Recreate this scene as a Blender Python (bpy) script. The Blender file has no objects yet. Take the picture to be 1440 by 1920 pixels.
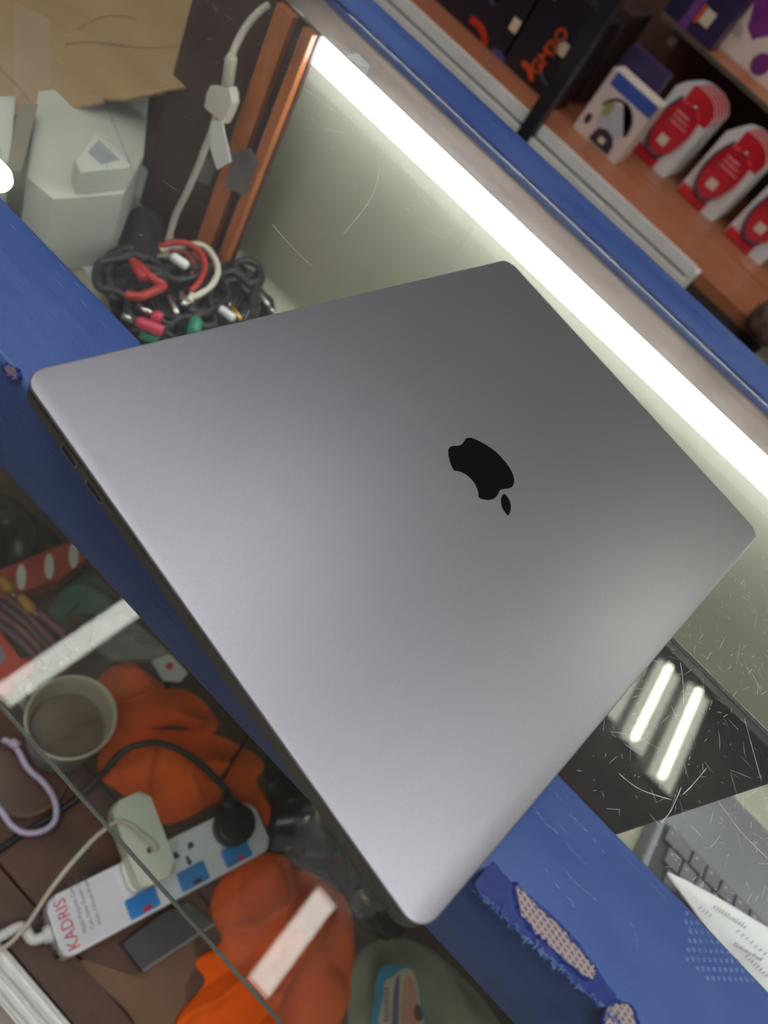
import bpy, bmesh, math, random
from mathutils import Vector, Matrix, noise
PI = math.pi
SC = bpy.context.scene
COL = SC.collection

# ------------------------------------------------------------------ camera
CAM = Vector((0.14590902, -0.18767364, 0.22469055))
RW = Matrix(((0.69725345, 0.71077602, -0.0929251),
             (0.55866444, -0.45760021, 0.69173412),
             (0.44914548, -0.53422795, -0.71614861)))
FPX = 1400.0
cd = bpy.data.cameras.new('camera')
cam = bpy.data.objects.new('camera', cd); COL.objects.link(cam)
rc = Matrix((RW @ Vector((1, 0, 0)), RW @ Vector((0, -1, 0)), RW @ Vector((0, 0, -1)))).transposed()
cam.matrix_world = Matrix.Translation(CAM) @ rc.to_4x4()
cd.sensor_width = 36.0; cd.sensor_fit = 'AUTO'; cd.lens = FPX / 1920 * 36.0
cd.clip_start = 0.01; cd.clip_end = 50
cd.dof.use_dof = True; cd.dof.focus_distance = 0.335; cd.dof.aperture_fstop = 8.5
SC.camera = cam
SC.view_settings.view_transform = 'Standard'; SC.view_settings.look = 'None'
SC.view_settings.gamma = 1; SC.view_settings.use_curve_mapping = False
SC.view_settings.exposure = 1.35
SC.cycles.use_denoising = True
SC.cycles.max_bounces = 7; SC.cycles.diffuse_bounces = 3; SC.cycles.glossy_bounces = 3; SC.cycles.transparent_max_bounces = 14
SC.cycles.use_adaptive_sampling = True; SC.cycles.adaptive_threshold = 0.08; SC.cycles.adaptive_min_samples = 16

# ------------------------------------------------------------------ world
w = bpy.data.worlds.new('world'); SC.world = w; w.use_nodes = True
w.node_tree.nodes['Background'].inputs[0].default_value = (0.75, 0.82, 1, 1)
w.node_tree.nodes['Background'].inputs[1].default_value = 0.15

LAMP = 3.9        # radiance of the ceiling lamps
CASE_LED = 7.0   # radiance of the tube inside the counter

def raydir(px, py): return RW @ Vector(((px - 720) / FPX, (py - 960) / FPX, 1.0))
def at(px, py, z):
    d = raydir(px, py); return CAM + d * ((z - CAM.z) / d.z)
def aty(px, py, y):
    d = raydir(px, py); return CAM + d * ((y - CAM.y) / d.y)

# ------------------------------------------------------------------ materials
def lin(c): 
    c = c / 255.0
    return c / 12.92 if c <= 0.04045 else ((c + 0.055) / 1.055) ** 2.4
def rgb(c): return (lin(c[0]), lin(c[1]), lin(c[2]), 1)
MATS = {}
def M(name, col, rough=0.5, metal=0.0, var=None, bump=None, spec=0.5, stretch=None, trans=0, emit=None, coat=0):
    """principled; var=(noise scale, second colour), bump=(scale, strength), stretch=coordinate scale"""
    if name in MATS: return MATS[name]
    m = bpy.data.materials.new(name); m.use_nodes = True; nt = m.node_tree; N = nt.nodes; L = nt.links
    b = N['Principled BSDF']
    b.inputs['Base Color'].default_value = rgb(col); b.inputs['Roughness'].default_value = rough
    b.inputs['Metallic'].default_value = metal; b.inputs['Specular IOR Level'].default_value = spec
    if trans: b.inputs['Transmission Weight'].default_value = trans
    if coat: b.inputs['Coat Weight'].default_value = coat; b.inputs['Coat Roughness'].default_value = 0.08
    if emit:
        b.inputs['Emission Color'].default_value = rgb(emit[0]); b.inputs['Emission Strength'].default_value = emit[1]
    if var or bump:
        tc = N.new('ShaderNodeTexCoord'); mp = N.new('ShaderNodeMapping'); L.new(tc.outputs['Object'], mp.inputs[0])
        if stretch: mp.inputs['Scale'].default_value = stretch
    if var:
        n = N.new('ShaderNodeTexNoise'); n.inputs['Scale'].default_value = var[0]; n.inputs['Detail'].default_value = 6
        L.new(mp.outputs[0], n.inputs[0])
        r = N.new('ShaderNodeValToRGB'); r.color_ramp.elements[0].position = .35; r.color_ramp.elements[1].position = .65
        r.color_ramp.elements[0].color = rgb(col); r.color_ramp.elements[1].color = rgb(var[1])
        L.new(n.outputs['Fac'], r.inputs[0]); L.new(r.outputs[0], b.inputs['Base Color'])
    if bump:
        n2 = N.new('ShaderNodeTexNoise'); n2.inputs['Scale'].default_value = bump[0]; n2.inputs['Detail'].default_value = 4
        L.new(mp.outputs[0], n2.inputs[0])
        bp = N.new('ShaderNodeBump'); bp.inputs['Strength'].default_value = bump[1]; bp.inputs['Distance'].default_value = 0.002
        L.new(n2.outputs['Fac'], bp.inputs['Height']); L.new(bp.outputs[0], b.inputs['Normal'])
    MATS[name] = m; return m

def glass_mat(name, tint, dust, rough=0.0, dustcol=(200, 200, 190)):
    """thin pane: clear transmission, Schlick reflection on both faces, a little diffuse dust"""
    m = bpy.data.materials.new(name); m.use_nodes = True; nt = m.node_tree; N = nt.nodes; L = nt.links
    N.remove(N['Principled BSDF']); out = N['Material Output']
    lw = N.new('ShaderNodeLayerWeight'); lw.inputs['Blend'].default_value = 0.5
    pw = N.new('ShaderNodeMath'); pw.operation = 'POWER'; pw.inputs[1].default_value = 5
    ma = N.new('ShaderNodeMath'); ma.operation = 'MULTIPLY_ADD'; ma.inputs[1].default_value = 0.96; ma.inputs[2].default_value = 0.042
    L.new(lw.outputs['Facing'], pw.inputs[0]); L.new(pw.outputs[0], ma.inputs[0])
    tr = N.new('ShaderNodeBsdfTransparent'); tr.inputs[0].default_value = rgb(tint)
    d0 = N.new('ShaderNodeBsdfDiffuse'); d0.inputs[0].default_value = rgb(dustcol)
    d1 = N.new('ShaderNodeBsdfTranslucent'); d1.inputs[0].default_value = rgb(dustcol)
    df = N.new('ShaderNodeMixShader'); df.inputs[0].default_value = 0.5; L.new(d0.outputs[0], df.inputs[1]); L.new(d1.outputs[0], df.inputs[2])
    tc = N.new('ShaderNodeTexCoord'); n = N.new('ShaderNodeTexNoise'); n.inputs['Scale'].default_value = 14; n.inputs['Detail'].default_value = 8
    L.new(tc.outputs['Object'], n.inputs[0])
    dm = N.new('ShaderNodeMath'); dm.operation = 'MULTIPLY'; dm.inputs[1].default_value = dust * 2; L.new(n.outputs['Fac'], dm.inputs[0])
    m1 = N.new('ShaderNodeMixShader'); L.new(dm.outputs[0], m1.inputs[0]); L.new(tr.outputs[0], m1.inputs[1]); L.new(df.outputs[0], m1.inputs[2])
    gl = N.new('ShaderNodeBsdfGlossy'); gl.inputs['Roughness'].default_value = rough
    m2 = N.new('ShaderNodeMixShader'); L.new(ma.outputs[0], m2.inputs[0]); L.new(m1.outputs[0], m2.inputs[1]); L.new(gl.outputs[0], m2.inputs[2])
    L.new(m2.outputs[0], out.inputs[0]); return m
def emit_mat(name, col, s):
    m = bpy.data.materials.new(name); m.use_nodes = True; N = m.node_tree.nodes; N.remove(N['Principled BSDF'])
    e = N.new('ShaderNodeEmission'); e.inputs[0].default_value = rgb(col); e.inputs[1].default_value = s
    m.node_tree.links.new(e.outputs[0], N['Material Output'].inputs[0]); return m

# ------------------------------------------------------------------ objects
MW = {}
def tag(o, label, cat, group=None):
    o['label'] = label; o['category'] = cat
    if group: o['group'] = group
    return o
def thing(name, label, cat, loc=(0, 0, 0), rotz=0, group=None):
    o = bpy.data.objects.new(name, None); COL.objects.link(o)
    o.location = loc; o.rotation_euler = (0, 0, rotz); o.empty_display_size = 0.02
    MW[o.name] = Matrix.Translation(loc) @ Matrix.Rotation(rotz, 4, 'Z')
    return tag(o, label, cat, group)
def obj(name, bm, m, parent=None, world=True, smooth=False, label=None, kind=None, origin=None):
    """link bm as one mesh; bm is in world space when world is True"""
    inv = Matrix.Identity(4)
    if parent is not None and world: inv = MW[parent.name].inverted()
    elif parent is None and origin is not None: inv = Matrix.Translation(-Vector(origin))
    bm.transform(inv)
    bmesh.ops.recalc_face_normals(bm, faces=bm.faces)
    me = bpy.data.meshes.new(name); bm.to_mesh(me); bm.free()
    if smooth:
        for p in me.polygons: p.use_smooth = True
    me.materials.append(m)
    o = bpy.data.objects.new(name, me); COL.objects.link(o)
    if parent is not None:
        o.parent = parent; MW[o.name] = MW[parent.name]
    else:
        MW[o.name] = Matrix.Translation(origin) if origin is not None else Matrix.Identity(4)
        if origin is not None: o.location = origin
    if label: o['label'] = label
    if kind: o['kind'] = kind
    return o
def autosmooth(o, ang=0.6):
    me = o.data
    for p in me.polygons: p.use_smooth = True
    bm = bmesh.new(); bm.from_mesh(me)
    for e in bm.edges:
        if len(e.link_faces) == 2 and e.calc_face_angle(0) > ang: e.smooth = False
    bm.to_mesh(me); bm.free(); return o
def box(a, b, bev=0, seg=2, bm=None):
    bm2 = bmesh.new()
    bmesh.ops.create_cube(bm2, size=1)
    a, b = Vector(a), Vector(b); c = (a + b) / 2; s = b - a
    for v in bm2.verts: v.co = Vector((v.co.x * s.x, v.co.y * s.y, v.co.z * s.z)) + c
    if bev: bmesh.ops.bevel(bm2, geom=bm2.edges[:], offset=bev, segments=seg, affect='EDGES', profile=0.5)
    return join(bm, bm2)
def join(bm, bm2):
    if bm is None: return bm2
    me = bpy.data.meshes.new('tmp'); bm2.to_mesh(me); bm2.free(); bm.from_mesh(me); bpy.data.meshes.remove(me); return bm
def prism(pts, z0, z1, bev=0, seg=2, bm=None, mat=None, bevtop=True):
    """2D outline extruded z0..z1 (then moved by mat)"""
    b = bmesh.new()
    lo = [b.verts.new((p[0], p[1], z0)) for p in pts]; hi = [b.verts.new((p[0], p[1], z1)) for p in pts]
    n = len(pts)
    ft = b.faces.new(hi); fb = b.faces.new(lo[::-1])
    for i in range(n): b.faces.new((lo[i], lo[(i + 1) % n], hi[(i + 1) % n], hi[i]))
    if bev:
        ed = [e for e in ft.edges] + ([] if bevtop == 'only' else [e for e in fb.edges])
        bmesh.ops.bevel(b, geom=ed, offset=bev, segments=seg, affect='EDGES', profile=0.5)
    bmesh.ops.triangulate(b, faces=[f for f in b.faces if len(f.verts) > 4])
    if mat is not None: b.transform(mat)
    return join(bm, b)
def rrect(w, h, r, n=6, cx=0, cy=0):
    pts = []
    for (sx, sy, a0) in ((1, 1, 0), (-1, 1, 90), (-1, -1, 180), (1, -1, 270)):
        for k in range(n + 1):
            a = math.radians(a0 + 90 * k / n)
            pts.append((cx + sx * (w / 2 - r) + r * math.cos(a), cy + sy * (h / 2 - r) + r * math.sin(a)))
    return pts
def catmull(P, n=8, closed=False):
    P = [Vector(p) for p in P]; out = []; m = len(P)
    rng = range(m) if closed else range(m - 1)
    for i in rng:
        if closed: p0, p1, p2, p3 = P[i - 1], P[i], P[(i + 1) % m], P[(i + 2) % m]
        else: p0, p1, p2, p3 = P[max(i - 1, 0)], P[i], P[i + 1], P[min(i + 2, m - 1)]
        for k in range(n):
            t = k / n; t2 = t * t; t3 = t2 * t
            out.append(0.5 * ((2 * p1) + (p2 - p0) * t + (2 * p0 - 5 * p1 + 4 * p2 - p3) * t2 + (3 * p1 - p0 - 3 * p2 + p3) * t3))
    if not closed: out.append(P[-1])
    return out
def tube(path, r, n=8, bm=None, cap=True):
    """swept tube; r is a number or one radius per point"""
    path = [Vector(p) for p in path]
    b = bmesh.new(); rings = []; prev = None
    for i, p in enumerate(path):
        t = (path[min(i + 1, len(path) - 1)] - path[max(i - 1, 0)])
        t = t.normalized() if t.length > 1e-9 else Vector((0, 0, 1))
        if prev is None: prev = t.orthogonal().normalized()
        u = (prev - t * prev.dot(t)); u = u.normalized() if u.length > 1e-6 else t.orthogonal().normalized()
        prev = u; v = t.cross(u); rr = r[i] if isinstance(r, (list, tuple)) else r
        rings.append([b.verts.new(p + (u * math.cos(2 * PI * k / n) + v * math.sin(2 * PI * k / n)) * rr) for k in range(n)])
    for i in range(len(rings) - 1):
        for k in range(n):
            b.faces.new((rings[i][k], rings[i][(k + 1) % n], rings[i + 1][(k + 1) % n], rings[i + 1][k]))
    if cap: b.faces.new(rings[0][::-1]); b.faces.new(rings[-1])
    return join(bm, b)
def lathe(prof, c, n=40, bm=None):
    b = bmesh.new(); c = Vector(c); rings = []
    for (r, z) in prof:
        if r < 1e-6: rings.append([b.verts.new(c + Vector((0, 0, z)))])
        else: rings.append([b.verts.new(c + Vector((r * math.cos(2 * PI * k / n), r * math.sin(2 * PI * k / n), z))) for k in range(n)])
    for i in range(len(rings) - 1):
        A, B = rings[i], rings[i + 1]
        for k in range(n):
            q = (k + 1) % n
            if len(A) == 1 and len(B) > 1: b.faces.new((A[0], B[q], B[k]))
            elif len(B) == 1 and len(A) > 1: b.faces.new((A[k], A[q], B[0]))
            elif len(A) > 1: b.faces.new((A[k], A[q], B[q], B[k]))
    return join(bm, b)
def frame(o, ax, ay):
    ax = Vector(ax).normalized(); ay = Vector(ay); ay = (ay - ax * ay.dot(ax)).normalized(); n = ax.cross(ay)
    m = Matrix.Identity(4)
    for i in range(3): m[i][0], m[i][1], m[i][2], m[i][3] = ax[i], ay[i], n[i], o[i]
    return m
def text(name, s, size, fr, m, parent, depth=0.0002, align='LEFT', sx=1.0, bold=0):
    cu = bpy.data.curves.new('t', 'FONT'); cu.body = s; cu.size = size; cu.extrude = depth; cu.align_x = align; cu.offset = bold
    cu.resolution_u = 3
    o = bpy.data.objects.new('t', cu); COL.objects.link(o)
    dg = bpy.context.evaluated_depsgraph_get(); me = bpy.data.meshes.new_from_object(o.evaluated_get(dg))
    bpy.data.objects.remove(o); bpy.data.curves.remove(cu)
    b = bmesh.new(); b.from_mesh(me); bpy.data.meshes.remove(me)
    b.transform(fr @ Matrix.Diagonal((sx, 1, 1, 1)))
    return obj(name, b, m, parent)
def plate(name, pts, fr, h, m, parent, z0=0.0, label=None):
    return obj(name, prism(pts, z0, z0 + h, mat=fr), m, parent, label=label)
def rect(x0, y0, x1, y1): return [(x0, y0), (x1, y0), (x1, y1), (x0, y1)]
def ell(cx, cy, rx, ry, n=24, a0=0, a1=360):
    return [(cx + rx * math.cos(math.radians(a0 + (a1 - a0) * k / n)), cy + ry * math.sin(math.radians(a0 + (a1 - a0) * k / n))) for k in range(n + (0 if a1 - a0 == 360 else 1))]
def arcband(cx, cy, rx, ry, w, a0, a1, n=20):
    return ell(cx, cy, rx, ry, n, a0, a1) + ell(cx, cy, rx - w, ry - w, n, a0, a1)[::-1]
def structure(o): o['kind'] = 'structure'; return o
def sheet(outline, h0, amp, freq, seed, fold=(1, 0), nr=22, nb=96, dome=0.0, thick=0.0012, zfun=None, sharp=1.0):
    """draped cloth or crumpled film from a star-shaped outline of 3D points"""
    B = catmull(outline, max(2, nb // len(outline)), closed=True); n = len(B)
    c = sum(B, Vector()) / n
    b = bmesh.new(); rings = [[b.verts.new(c)]]
    for j in range(1, nr + 1): rings.append([b.verts.new(c.lerp(p, j / nr)) for p in B])
    for k in range(n): b.faces.new((rings[0][0], rings[1][k], rings[1][(k + 1) % n]))
    for j in range(1, nr):
        for k in range(n): b.faces.new((rings[j][k], rings[j + 1][k], rings[j + 1][(k + 1) % n], rings[j][(k + 1) % n]))
    f = Vector((fold[0], fold[1], 0)).normalized()
    for j, ring in enumerate(rings):
        t = j / nr; edge = max(0.0, 1 - t ** 5)
        for v in ring:
            p = v.co; q = Vector((p.x * 9 + seed * 7.3, p.y * 9 - seed * 3.1, seed))
            wv = noise.noise(q) * 2.2
            rdg = (1 - abs(math.sin(freq * p.dot(f) + wv * 2.4 + seed))) ** 1.5
            g = Vector((-f.y, f.x, 0))
            rdg2 = (1 - abs(math.sin(freq * 0.57 * p.dot(g) + noise.noise(q * 1.7) * 3 + seed * 2))) ** 2
            cr = noise.noise(q * 3.1) * 0.3
            v.co.z = p.z + h0 + edge * (amp * (sharp * rdg * 0.8 + rdg2 * 0.5 + cr) + dome * (1 - t * t)) + (0 if j < nr else 0)
    bmesh.ops.recalc_face_normals(b, faces=b.faces)
    geom = b.faces[:]
    r = bmesh.ops.solidify(b, geom=geom, thickness=-thick)
    return b

# palette
m_wood = M('brown_board', (112, 72, 54), 0.5, var=(6, (88, 56, 42)), stretch=(1, 8, 8), bump=(60, .1))
m_darkwood = M('dark_brown_board', (78, 52, 44), 0.45, var=(5, (60, 40, 34)), stretch=(8, 8, 1))
m_orangewood = M('orange_edge_banding', (188, 112, 60), 0.4, var=(30, (170, 96, 48)), stretch=(6, 6, 1))
m_alu = M('brushed_aluminium', (190, 192, 190), 0.35, 0.85, var=(40, (165, 167, 166)), stretch=(1, 12, 12))
m_whitealu = M('white_coated_aluminium', (240, 240, 236), 0.4, 0.0, var=(20, (230, 230, 226)))
m_blackp = M('black_plastic', (24, 24, 28), 0.35, var=(30, (32, 32, 36)))
m_whitep = M('white_plastic', (222, 224, 222), 0.35, var=(25, (212, 214, 212)))
m_silver = M('silver_plug_metal', (215, 212, 205), 0.25, 1.0, var=(60, (190, 188, 182)))
m_gold = M('gold_plug_metal', (205, 165, 85), 0.28, 1.0, var=(60, (185, 145, 70)))
m_paper = M('white_paper', (214, 216, 220), 0.8, var=(18, (214, 214, 208)))
m_sticker = M('cream_price_sticker', (224, 208, 182), 0.7, var=(40, (212, 196, 170)))
m_ink = M('grey_ink', (110, 112, 124), 0.8, var=(80, (90, 92, 104)))
m_red = M('red_print', (206, 40, 52), 0.35, var=(20, (188, 32, 46)), coat=.4)

# ------------------------------------------------------------------ the room
FLOOR = -0.95
m_wall = M('pale_shop_wall', (150, 146, 140), 0.8, var=(3, (138, 134, 128)))
m_ceil = M('white_ceiling', (228, 228, 226), 0.9, var=(2, (220, 220, 217)))
m_tile = M('beige_floor_tile', (176, 172, 156), 0.35, var=(4, (162, 158, 142)))
structure(obj('floor', box((-2.8, -2.4, FLOOR - .05), (3.2, 3.2, FLOOR)), m_tile))
structure(obj('ceiling', box((-2.8, -2.4, 2.02), (3.2, 3.2, 2.07)), m_ceil))
structure(obj('wall_far', box((-2.8, 3.15, FLOOR), (3.2, 3.2, 2.02)), m_wall))
structure(obj('wall_near', box((-2.8, -2.4, FLOOR), (3.2, -2.35, 2.02)), m_wall))
structure(obj('wall_left', box((-2.8, -2.35, FLOOR), (-2.75, 3.15, 2.02)), m_wall))
structure(obj('wall_right', box((3.15, -2.35, FLOOR), (3.2, 3.15, 2.02)), m_wall))

# ceiling lamps, seen as reflections in the two panes of glass, plus unseen added ones
m_lamp = emit_mat('lamp_diffuser', (255, 250, 246), LAMP)
m_tube = emit_mat('lamp_tube', (255, 250, 222), LAMP * 3.2)
def batten(x, y0, y1, label, wdt=0.085):
    t = thing('ceiling_light', label, 'ceiling light', (x, (y0 + y1) / 2, 2.02), 0, 'ceiling light bars')
    obj('housing', box((x - wdt / 2 - .008, y0 - .012, 1.975), (x + wdt / 2 + .008, y1 + .012, 2.02), .004), m_whitep, t)
    obj('diffuser', box((x - wdt / 2, y0, 1.955), (x + wdt / 2, y1, 1.978), .008, 3), m_lamp, t)
def trough(x, y0, y1, label):
    t = thing('ceiling_light', label, 'ceiling light', (x, (y0 + y1) / 2, 2.02), 0, 'ceiling tube lamps')
    b = prism([(-.062, 0), (.062, 0), (.05, -.03), (-.05, -.03)], 0, y1 - y0, mat=frame((x, y1, 2.02), (1, 0, 0), (0, 0, 1)))
    obj('housing', b, m_whitep, t)
    obj('tube', tube([(x - .012, y0 + .02, 1.966), (x - .012, y1 - .02, 1.966)], .015, 12), m_tube, t, smooth=True)
    obj('reflector', box((x - .06, y0, 1.985), (x + .06, y1, 1.990)), emit_mat('self_lit_reflector', (252, 252, 232), LAMP * .55), t)  # emits by itself in place of tube light bouncing off it
batten(-0.545, -0.35, 1.45, 'white ceiling light bar whose reflection lies above the mug')
batten(0.728, -0.35, .97, 'white ceiling light bar whose reflection crosses the lower orange cloth')
batten(-1.45, -0.2, 1.3, 'unseen added light bar nearest the left wall')  # unseen lamp added to brighten the left corner of the lid
batten(1.9, -1.2, 0.0, 'unseen added light bar nearest the right wall')  # unseen lamp added for more overall light
trough(1.235, 2.03, 2.55, 'tube lamp reflected in the glass as the middle bright streak')
trough(1.405, 1.99, 2.58, 'tube lamp reflected in the glass as the right bright streak')
trough(1.075, 2.06, 2.50, 'tube lamp reflected in the glass as the left faint streak')
def panel(x, y, label):  # unseen panels added as fill light from behind the viewer
    t = thing('fill_panel', label, 'ceiling light', (x, y, 2.02), 0, 'added fill panels')
    obj('frame', box((x - .31, y - .31, 1.995), (x + .31, y + .31, 2.02), .004), m_whitep, t)
    obj('diffuser', box((x - .29, y - .29, 1.985), (x + .29, y + .29, 1.996), .004), m_lamp, t)
panel(-0.35, -0.55, 'added square fill light behind the viewer, on the left')
panel(0.2, -1.45, 'added square fill light farthest behind the viewer')
panel(0.75, -0.55, 'added square fill light behind the viewer, on the right')

# ------------------------------------------------------------------ the counter
X0, X1 = -0.95, 0.95
SH = -0.26       # top of the glass shelf
DK = -0.60       # wooden deck of the counter
def blue_mat():
    m = bpy.data.materials.new('blue_vinyl_wrap'); m.use_nodes = True; nt = m.node_tree; N = nt.nodes; L = nt.links
    b = N['Principled BSDF']; b.inputs['Roughness'].default_value = 0.46; b.inputs['Specular IOR Level'].default_value = 0.28
    tc = N.new('ShaderNodeTexCoord')
    def nz(sc, st, det=5):
        mp = N.new('ShaderNodeMapping'); mp.inputs['Scale'].default_value = st; L.new(tc.outputs['Object'], mp.inputs[0])
        n = N.new('ShaderNodeTexNoise'); n.inputs['Scale'].default_value = sc; n.inputs['Detail'].default_value = det; L.new(mp.outputs[0], n.inputs[0]); return n
    a = nz(7, (1, 3, 3)); r = N.new('ShaderNodeValToRGB')
    r.color_ramp.elements[0].position = .3; r.color_ramp.elements[1].position = .72
    r.color_ramp.elements[0].color = rgb((50, 76, 142)); r.color_ramp.elements[1].color = rgb((82, 108, 166))
    L.new(a.outputs['Fac'], r.inputs[0])
    # pale scuff streaks running along the rail
    s = nz(30, (1, 26, 26), 8); r2 = N.new('ShaderNodeValToRGB')
    r2.color_ramp.elements[0].position = .66; r2.color_ramp.elements[1].position = .78
    L.new(s.outputs['Fac'], r2.inputs[0])
    mul = N.new('ShaderNodeMath'); mul.operation = 'MULTIPLY'; mul.inputs[1].default_value = .3; L.new(r2.outputs[0], mul.inputs[0])
    mx = N.new('ShaderNodeMixRGB'); L.new(mul.outputs[0], mx.inputs[0]); L.new(r.outputs[0], mx.inputs[1]); mx.inputs[2].default_value = rgb((150, 168, 205))
    L.new(mx.outputs[0], b.inputs['Base Color'])
    w1 = nz(16, (1, 9, 9), 3); w2 = nz(420, (1, 1, 1), 2)
    b1 = N.new('ShaderNodeBump'); b1.inputs['Strength'].default_value = .16; b1.inputs['Distance'].default_value = .006; L.new(w1.outputs['Fac'], b1.inputs['Height'])
    b2 = N.new('ShaderNodeBump'); b2.inputs['Strength'].default_value = .12; b2.inputs['Distance'].default_value = .001; L.new(w2.outputs['Fac'], b2.inputs['Height'])
    L.new(b1.outputs[0], b2.inputs['Normal']); L.new(b2.outputs[0], b.inputs['Normal']); return m
m_blue = blue_mat()
m_deepblue = M('worn_dark_blue_vinyl', (34, 52, 122), 0.45, var=(40, (36, 58, 130)), bump=(160, .5))
def mesh_mat():
    m = bpy.data.materials.new('woven_mesh_backing'); m.use_nodes = True; nt = m.node_tree; N = nt.nodes; L = nt.links
    b = N['Principled BSDF']; b.inputs['Roughness'].default_value = .9
    tc = N.new('ShaderNodeTexCoord'); mp = N.new('ShaderNodeMapping'); mp.inputs['Rotation'].default_value = (0, 0, .2); L.new(tc.outputs['Object'], mp.inputs[0])
    br = N.new('ShaderNodeTexBrick'); br.offset = 0.0; br.inputs['Scale'].default_value = 1; br.inputs['Brick Width'].default_value = .0022; br.inputs['Row Height'].default_value = .0018
    br.inputs['Mortar Size'].default_value = .0006; br.inputs['Mortar Smooth'].default_value = .6
    br.inputs['Color1'].default_value = rgb((92, 88, 124)); br.inputs['Color2'].default_value = rgb((116, 104, 118)); br.inputs['Mortar'].default_value = rgb((166, 154, 148))
    L.new(mp.outputs[0], br.inputs[0]); L.new(br.outputs[0], b.inputs['Base Color']); return m
m_mesh = mesh_mat()

counter = thing('display_counter', 'glass-topped shop counter with blue wrapped rails, glass shelf and wooden deck', 'counter', (0, 0.17, FLOOR))
def rail(y0, y1, seed):
    """rail with slightly wavy wrapped surface"""
    prof = rrect(y1 - y0, 0.06, 0.0035, 3, (y0 + y1) / 2, -0.03); n = len(prof); b = bmesh.new(); rings = []
    K = 260
    for i in range(K + 1):
        x = X0 + (X1 - X0) * i / K; ring = []
        for (y, z) in prof:
            j = noise.noise(Vector((x * 18, y * 40, z * 40 + seed))) * 0.0006
            ring.append(b.verts.new((x, y + (j if y > (y0 + y1) / 2 else -j * .5), z + (j * .5 if z < -.03 else 0))))
        rings.append(ring)
    for i in range(K):
        for k in range(n): b.faces.new((rings[i][k], rings[i][(k + 1) % n], rings[i + 1][(k + 1) % n], rings[i + 1][k]))
    b.faces.new(rings[0]); b.faces.new(rings[-1][::-1]); return b
near_rail = autosmooth(obj('top_rail', rail(-.054, 0, 1.0), m_blue, counter))
far_rail = autosmooth(obj('top_rail', rail(.391, .445, 5.0), m_blue, counter))
m_peel = M('peeled_tape_edge', (172, 150, 140), .7, var=(60, (120, 104, 120)))
random.seed(3)
b = bmesh.new(); lo = []; hi = []
for i in range(421):
    x = X0 + (X1 - X0) * i / 420; wv = .0008 + .0011 * max(0, noise.noise(Vector((x * 45, 0, 3)))) * 2 + (random.random() ** 4) * .002
    lo.append(b.verts.new((x, .3915, .0004))); hi.append(b.verts.new((x, .3898 - wv * .8, .0002)))
for i in range(420): b.faces.new((lo[i], lo[i + 1], hi[i + 1], hi[i]))
bmesh.ops.solidify(b, geom=b.faces[:], thickness=.0004)
obj('peeled_edge', b, m_peel, far_rail)
b = bmesh.new(); lo = []; hi = []
for i in range(421):
    x = X0 + (X1 - X0) * i / 420; wv = .0006 * noise.noise(Vector((x * 45, 0, 3)))
    lo.append((x, .4050)); hi.append((x, .3897 - wv))
obj('tape_overlap', prism(lo + hi[::-1], .0002, .0009), m_blue, far_rail)
def zoom2(p): return (820 + p[0] / 2.3226, 1420 + p[1] / 2.3226)
tear = [(330, 560), (350, 553), (390, 600), (450, 652), (510, 712), (560, 760), (610, 822), (660, 880), (692, 930), (682, 966), (630, 950), (560, 890), (490, 820), (430, 772), (380, 702), (352, 640)]
tear2 = [(722, 1180), (738, 1105), (790, 1062), (842, 1092), (880, 1180), (870, 1260), (800, 1300), (740, 1250)]
def patch(outline_px, m, name, z0, z1):
    pts = [at(*p, z1) for p in outline_px]
    c = catmull([(p.x, p.y, 0) for p in pts], 4, closed=True)
    c = [(p.x + random.uniform(-.0005, .0005), p.y + random.uniform(-.0005, .0005)) for p in c]
    return obj(name, prism(c, z0, z1), m, near_rail), c
def lip(c, name='torn_lip'):
    path = [Vector((p[0], p[1], random.uniform(.0002, .0012))) for p in c] ; path.append(path[0])
    rr = [random.uniform(.0002, .0009) for _ in path]; rr[-1] = rr[0]
    obj(name, tube(path, rr, 5), m_deepblue, near_rail)
# worn dark wrap around the tears along the outer ridge
worn = [(60, 560), (150, 500), (240, 455), (330, 545), (480, 660), (600, 780), (700, 920), (760, 1040), (700, 1110), (600, 1010), (470, 900), (330, 770), (200, 640)]
patch([zoom2(p) for p in [(165, 560), (200, 500), (245, 462), (330, 548), (480, 668), (600, 790), (700, 925), (780, 1050), (720, 1090), (600, 985), (480, 880), (350, 760), (230, 640)]], m_deepblue, 'worn_wrap', -.0005, .0004)
o1, c1 = patch([zoom2(p) for p in tear], m_mesh, 'torn_patch', -.0005, .0009); lip(c1)
o2, c2 = patch([zoom2(p) for p in tear2], m_mesh, 'torn_patch', -.0005, .0009); lip(c2)
o3, c3 = patch([(6, 690), (14, 683), (26, 688), (38, 703), (34, 712), (22, 708)], M('rubbed_brown_patch', (120, 98, 96), .8, var=(300, (84, 74, 92))), 'torn_patch', -.0005, .0007); lip(c3)
b = bmesh.new()      # frayed threads along the ridge
for i in range(110):
    t = random.random(); p = Vector(zoom2((150 + 640 * t + random.uniform(-8, 8), 570 + 590 * t + random.uniform(-14, 14))))
    q = at(p.x, p.y, .0008); a = random.uniform(0, 2 * PI); l = random.uniform(.0006, .0020)
    e = Vector((math.cos(a) * l, math.sin(a) * l, random.uniform(-.0003, .0012)))
    tube([q, q + e * .5 + Vector((0, 0, .0006)), q + e], [.0003, .00025, .0001], 4, b)
obj('frayed_threads', b, M('pale_blue_threads', (70, 100, 170), .7, var=(90, (120, 150, 205))), near_rail, kind='stuff')
b = bmesh.new()      # embossed diamonds in the wrap
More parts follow.
